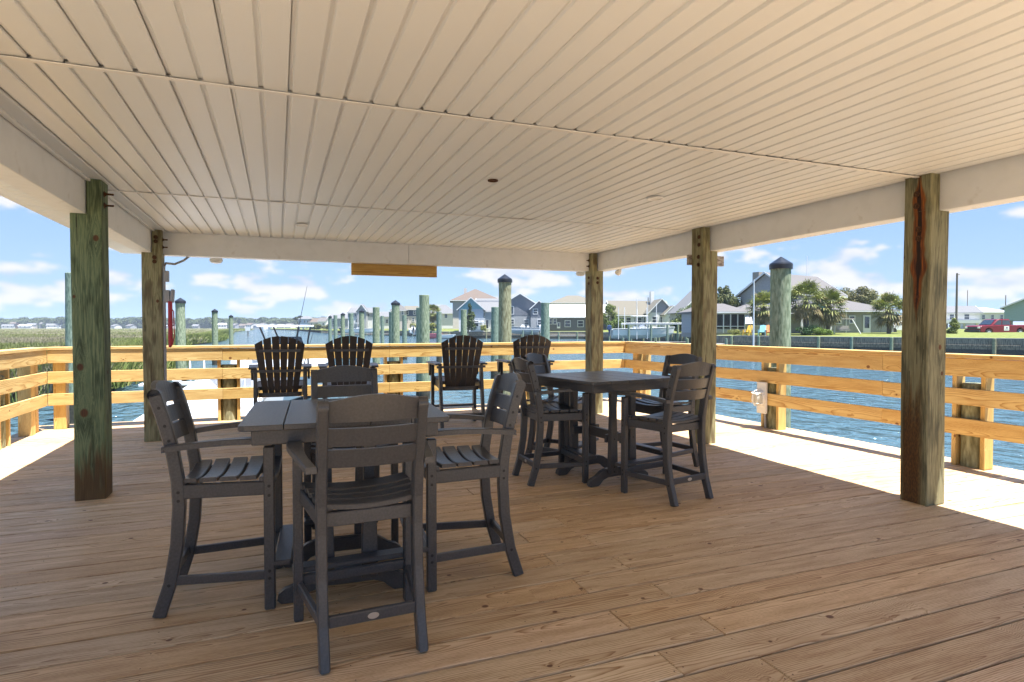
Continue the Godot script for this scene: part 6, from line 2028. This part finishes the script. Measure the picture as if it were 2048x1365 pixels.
	tree("bush", "scrubby bank bushes left of the thin pilings", vista(646, 235, 0.1), 3.0, [[Vector3(-2.5, 1.4, 0), Vector3(2.6, 1.3, 1.5)], [Vector3(2.5, 1.2, 0), Vector3(2.6, 1.2, 1.5)]], 2600, 0.28, [Color(0.08, 0.10, 0.025), Color(0.15, 0.15, 0.04), Color(0.06, 0.07, 0.02)], 37)
	tree("bush", "pale flowering bush below the navy house", vista(828, 160, 0.6), 2.4, [[Vector3(0, 1.0, 0), Vector3(1.3, 1.1, 1.0)]], 1200, 0.2, [Color(0.30, 0.30, 0.14), Color(0.20, 0.22, 0.06)], 38)
	palm("small distant palm with a brown trunk beside the flat-topped piling", vista(866, 135, 0.8), 4.0, 2.3, 15)

func build_boats() -> void:
	var f := face()
	boat("center_console_boat", "white boat with a hard top moored behind the first fan-back chair", vista(580, 20.0, WATER_Y + 0.05), f, 6.6, 2.4, M.boat_white, {"ttop": true, "top_h": 1.30, "top_w": 0.56, "top_l": 1.5, "stripe": true, "rods": true, "motors": 1, "motor": M.boat_white})
	boat("center_console_boat", "white boat hanging on the boat lift in front of the tan-roofed house", vista(1284, 80, 0.2), f - PI / 2, 8.0, 2.5, M.boat_seafoam, {"ttop": true, "top_h": 1.7, "stripe": true, "motors": 1, "motor": M.boat_blue})
	boat("skiff", "pale grey boat raised on a lift in front of the slate house", vista(1046, 114, 0.35), f + PI / 2, 6.0, 2.2, M.boat_grey, {"ttop": false, "stripe": true, "motors": 1, "motor": M.boat_white})
	boat("water_scooter", "pink water scooter at the dock by the small palm", vista(866, 119, WATER_Y + 0.35), f - PI / 2, 2.9, 1.2, M.boat_pink, {"console": false, "motors": 0, "free": 0.6})
	boat("skiff", "small white boat beside the pink water scooter", vista(891, 117, WATER_Y + 0.2), f - PI / 2, 3.2, 1.4, M.boat_white, {"console": false, "motors": 0, "free": 0.55})
	boat("cabin_boat", "white boat with a navy bottom stripe in front of the gabled grey house", vista(716, 168, -0.1), f - PI / 2, 9.0, 2.8, M.boat_white, {"stripe": true, "motors": 2, "ttop": true})
	boat("skiff", "white boat with twin dark outboards below the navy house", vista(826, 148, -0.1), f + 0.3, 6.0, 2.4, M.boat_white, {"motors": 2})
	# lifts
	var lift := func(label: String, at: Vector3, yaw: float, w: float, d: float, top: float, posts: Array) -> void:
		var o := thing("boat_lift", label, "boat lift", at, yaw, "boat lifts on the far shore")
		var pm := MB.new()
		pm.lathe([Vector2(0.16, -2.5), Vector2(0.15, top), Vector2(0.0, top + 0.02)], 12)
		var mesh := pm.mesh()
		for x: float in [-w * 0.5, -w * 0.12, w * 0.16, w * 0.5]:
			for z: float in [-d * 0.5, d * 0.5]:
				part(o, "pile", mesh, M["piling_%d" % (1 if z > 0 else 0)], Vector3(x + z * 0.08, WATER_Y, z))
		for z: float in [-d * 0.5, d * 0.5]:
			part(o, "beam", boxmesh(Vector3(w + 0.5, 0.22, 0.18), 0.01), M.galvanised, Vector3(0, WATER_Y + top + 0.12, z))
		for p: Array in posts:
			var gb := MB.new()
			gb.tube([Vector3(p[0], -0.2, p[1]), Vector3(p[0], p[2], p[1])], [0.05, 0.04], 6)
			part(o, "guide_post", gb.mesh(), M.trim)
	lift.call("boat lift with pale guide posts holding the white boat", vista(1308, 80), f, 7.6, 3.4, 2.6, [[-5.0, 1.6, 4.0], [-3.6, -1.6, 4.1], [-2.6, 1.6, 5.1], [-1.2, 1.6, 5.4], [-0.6, -1.6, 4.0], [0.7, -1.6, 4.6], [-1.9, -1.6, 3.8]])
	lift.call("low boat lift holding the pale grey boat", vista(1052, 114), f, 6.0, 3.0, 1.7, [[-2.9, 1.4, 1.8], [2.9, 1.4, 2.0]])
	pier("weathered pier below the boat lift", vista(1275, 72), f, 12.0, 2.0, -0.38)
	pier("small pier at the end of the bulkhead beside the green post", vista(1408, 60), f, 4.2, 1.6, -0.25)
	pier("pale dock with thin posts in front of the charcoal house", vista(1135, 114), f, 11.0, 2.0, -0.1)
	pier("far dock below the gabled grey house", vista(722, 160), f, 16.0, 2.0, -0.3)
	pier("far dock beside the bank bushes", vista(668, 205), f, 8.0, 2.5, -0.2)
	# a channel notice on a post in the creek
	var sg := thing("channel_sign", "white channel notice board on a post at the marsh tip", "sign", vista(495.5, 150, WATER_Y), f)
	var sp := MB.new()
	sp.tube([Vector3(0, -2, 0), Vector3(0, 1.7, 0)], [0.14], 8)
	part(sg, "post", sp.mesh(), M.bark)
	part(sg, "board", boxmesh(Vector3(1.15, 0.95, 0.06), 0.0), M.trim, Vector3(0, 1.85, 0.16))

func build_far_shore() -> void:
	# the far woods read as one mass
	var r := RandomNumberGenerator.new()
	r.seed = 61
	var b := MB.new()
	b.tinted = true
	for k in 12:
		var d := Vector3(r.randfn(), r.randfn(), r.randfn()).normalized()
		leaf_blob(b, Vector3(0, 6.0, 0) + d * Vector3(3.2, 2.6, 3.2) * r.randf_range(0.2, 1.0), Vector3(2.0, 1.5, 2.0), 60, 0.75, r, [Color(0.9, 0.95, 0.8), Color(1.1, 1.1, 0.9), Color(0.8, 0.9, 0.75)])
	leaf_blob(b, Vector3(0, 2.6, 0), Vector3(3.2, 2.4, 3.2), 260, 0.8, r, [Color(0.8, 0.9, 0.75)])
	var m := mat("far_leaves", Color.WHITE, 0.9)
	m.vertex_color_use_as_albedo = true
	var mm := MultiMesh.new()
	mm.transform_format = MultiMesh.TRANSFORM_3D
	mm.use_colors = true
	mm.mesh = b.mesh()
	var places := []
	var tints := []
	for k in 620:
		var col := r.randf_range(-120.0, 690.0)
		var depth := r.randf_range(690.0, 900.0)
		var s := r.randf_range(0.95, 1.5)
		if col < 170.0 and r.randf() < 0.6:
			s *= 0.55
		places.append(Transform3D(Basis(Vector3.UP, r.randf() * TAU).scaled(Vector3(s * 1.2, s, s * 1.2)), vista(col, depth, -0.4)))
		tints.append(Color(0.06, 0.085, 0.025).lerp(Color(0.12, 0.14, 0.04), r.randf()))
	mm.instance_count = places.size()
	for i in places.size():
		mm.set_instance_transform(i, places[i])
		mm.set_instance_color(i, tints[i])
	var mi := MultiMeshInstance3D.new()
	mi.name = "far_woods"
	mi.multimesh = mm
	mi.material_override = m
	add_child(mi)
	mi.set_meta("kind", "stuff")
	# distant houses in front of the woods
	var f := face()
	var list := [
		[16, 640, 12, 4.0, "siding_white", "roof_pale", "low white waterside building at the picture's left edge"],
		[32, 660, 22, 7.5, "brick", "roof_brown", "long brick block on the far shore left of the deep green post"],
		[52, 640, 14, 4.0, "siding_white", "roof_metal", "white shed below the long brick block"],
		[79, 660, 7, 7.0, "siding_dusk", "roof_grey", "blue-grey tower-like house on the far shore"],
		[64, 645, 9, 5.5, "siding_cream", "roof_pale", "cream house between the brick block and the blue-grey tower"],
		[108, 650, 16, 5.0, "siding_white", "roof_pale", "long white far building touching the deep green post"],
		[232, 640, 9, 4.0, "siding_white", "roof_pale", "tiny white far house just right of the deep green post"],
		[262, 640, 8, 4.2, "siding_grey", "roof_grey", "tiny grey far house left of the conduit post"],
		[343, 640, 8, 4.5, "siding_white", "roof_metal", "tiny white far house left of the first capped piling"],
		[392, 640, 7, 4.0, "siding_grey", "roof_pale", "tiny grey far house right of the first capped piling"],
		[445, 620, 9, 5.5, "siding_white", "roof_metal", "tiny white far house between the two slim capped pilings"],
		[472, 620, 7, 5.0, "siding_dusk", "roof_grey", "tiny dusk-blue far house right of the farthest capped piling"],
		[486, 610, 7, 4.5, "siding_cream", "roof_brown", "tiny cream far house above the channel sign"],
		[501, 600, 7, 5.5, "siding_white", "roof_brown", "tiny white far house with brown roof right of the channel sign"],
		[514, 600, 7, 4.5, "siding_grey", "roof_pale", "tiny grey far house left of the boat's hard top"],
		[527, 600, 7, 5.5, "siding_white", "roof_grey", "tiny white far house at the left end of the boat's hard top"],
		[546, 590, 7, 4.5, "siding_white", "roof_pale", "tiny white far house above the boat's hard top, leftmost of three"],
		[562, 590, 8, 4.0, "siding_cream", "roof_pale", "tiny cream far house above the boat's hard top, middle of three"],
		[580, 560, 8, 4.5, "siding_white", "roof_grey", "tiny white far house above the boat's hard top, rightmost of three"]]
	for k: Array in list:
		house("far_house", k[6], vista(k[0], k[1] + 40.0, -0.4), f + 0.5 * sin(k[0] * 1.7), k[2] * 0.85, 8.0, k[3] * 0.8, M[k[4]], M[k[5]], {"roof": "gable", "ridge": "x", "rise": 1.8, "wins": [["f", -k[2] * 0.28, k[3] * 0.6, 1.2, 1.3], ["f", k[2] * 0.05, k[3] * 0.6, 1.2, 1.3], ["f", k[2] * 0.34, k[3] * 0.6, 1.2, 1.3]]}).set_meta("group", "small houses along the far shore")
	house("stilt_house", "pale blue stilt house with balconies below the thin fishing rod", vista(613, 345, 0.4), f, 6.2, 8.0, 4.6, M.siding_blue, M.roof_pale, {"roof": "hip", "rise": 1.6, "ridge_len": 2.0, "lift": 1.2, "wins": [["f", -2.0, 4.2, 0.9, 1.2], ["f", 0.2, 4.2, 0.9, 1.2], ["f", 2.1, 4.2, 0.9, 1.2]]})
	house("brown_roof_house", "far house with a pinkish brown roof right of the stilt house", vista(633, 345, 0.4), f, 6.0, 8.0, 4.0, M.siding_cream, M.roof_brown, {"roof": "gable", "ridge": "x", "rise": 2.0, "wins": [["f", -1.5, 2.6, 0.9, 1.2], ["f", 1.5, 2.6, 0.9, 1.2]]})
	house("grey_roof_house", "far white house with a steep grey roof left of the thin pilings", vista(648, 330, 0.4), f, 4.0, 8.0, 4.4, M.siding_white, M.roof_grey, {"roof": "gable", "ridge": "x", "rise": 1.8, "wins": [["f", 0.8, 2.6, 0.9, 1.2]]})
	tree("pine_tree", "lone umbrella-shaped pine beside the stilt house", vista(595, 350, 0.3), 8.0, [[Vector3(-0.6, 6.0, 0), Vector3(2.0, 1.1, 1.6)], [Vector3(1.0, 7.0, 0), Vector3(1.6, 0.9, 1.4)]], 1500, 0.35, [Color(0.03, 0.05, 0.015), Color(0.06, 0.08, 0.025)], 41)

func build_shore() -> void:
	shore_materials()
	leaf_material()
	build_pilings()
	build_dock()
	build_bulkheads()
	build_right_shore()
	build_mid_shore()
	build_boats()
	build_far_shore()

func _ready() -> void:
	# camera
	var cam := Camera3D.new()
	cam.name = "camera"
	add_child(cam)
	cam.position = Vector3(0, 1.36, 0)
	cam.rotation = Vector3(-0.02282, -HEADING, 0)
	cam.fov = 59.06
	cam.near = 0.05
	cam.far = 6000.0
	cam.current = true
	# sky, exposure
	var env := Environment.new()
	env.background_mode = Environment.BG_SKY
	var sky := Sky.new()
	var sm := PanoramaSkyMaterial.new()
	sm.panorama = sky_texture()
	sky.sky_material = sm
	env.sky = sky
	env.background_energy_multiplier = 0.47
	env.tonemap_mode = Environment.TONE_MAPPER_LINEAR
	env.tonemap_exposure = 4.0
	env.fog_enabled = true
	env.fog_density = 0.0003
	env.fog_light_color = Color(0.86, 0.92, 1.0)
	env.sdfgi_enabled = true
	env.ssao_enabled = true
	env.ssil_enabled = true
	var we := WorldEnvironment.new()
	we.name = "environment"
	we.environment = env
	add_child(we)
	# sun: high, behind the camera's right shoulder
	var sun := DirectionalLight3D.new()
	sun.name = "sun"
	add_child(sun)
	sun.look_at_from_position(Vector3.ZERO, -Vector3(0.189, 1.0, 0.237), Vector3.FORWARD)
	sun.light_color = Color(1.0, 0.993, 0.978)
	sun.light_energy = 1.25
	sun.light_angular_distance = 0.53
	sun.shadow_enabled = true
	make_materials()
	print("materials ", Time.get_ticks_msec())
	build_setting()
	build_pavilion()
	build_deck()
	build_railings()
	print("structure ", Time.get_ticks_msec())
	build_furniture()
	build_extinguisher()
	build_rail_lamp()
	bulb_lamp(Vector3(-0.745, 2.29, -8.80), "round white lamp under the far roof edge beside the conduit", true)
	bulb_lamp(Vector3(4.63, 2.29, -8.80), "white lamp under the far roof edge just left of the corner post", true)
	bulb_lamp(Vector3(4.98, 2.29, -8.15), "white flood lamp under the roof edge just right of the corner post", false)
	print("near things ", Time.get_ticks_msec())
	build_shore()
	print("done ", Time.get_ticks_msec())
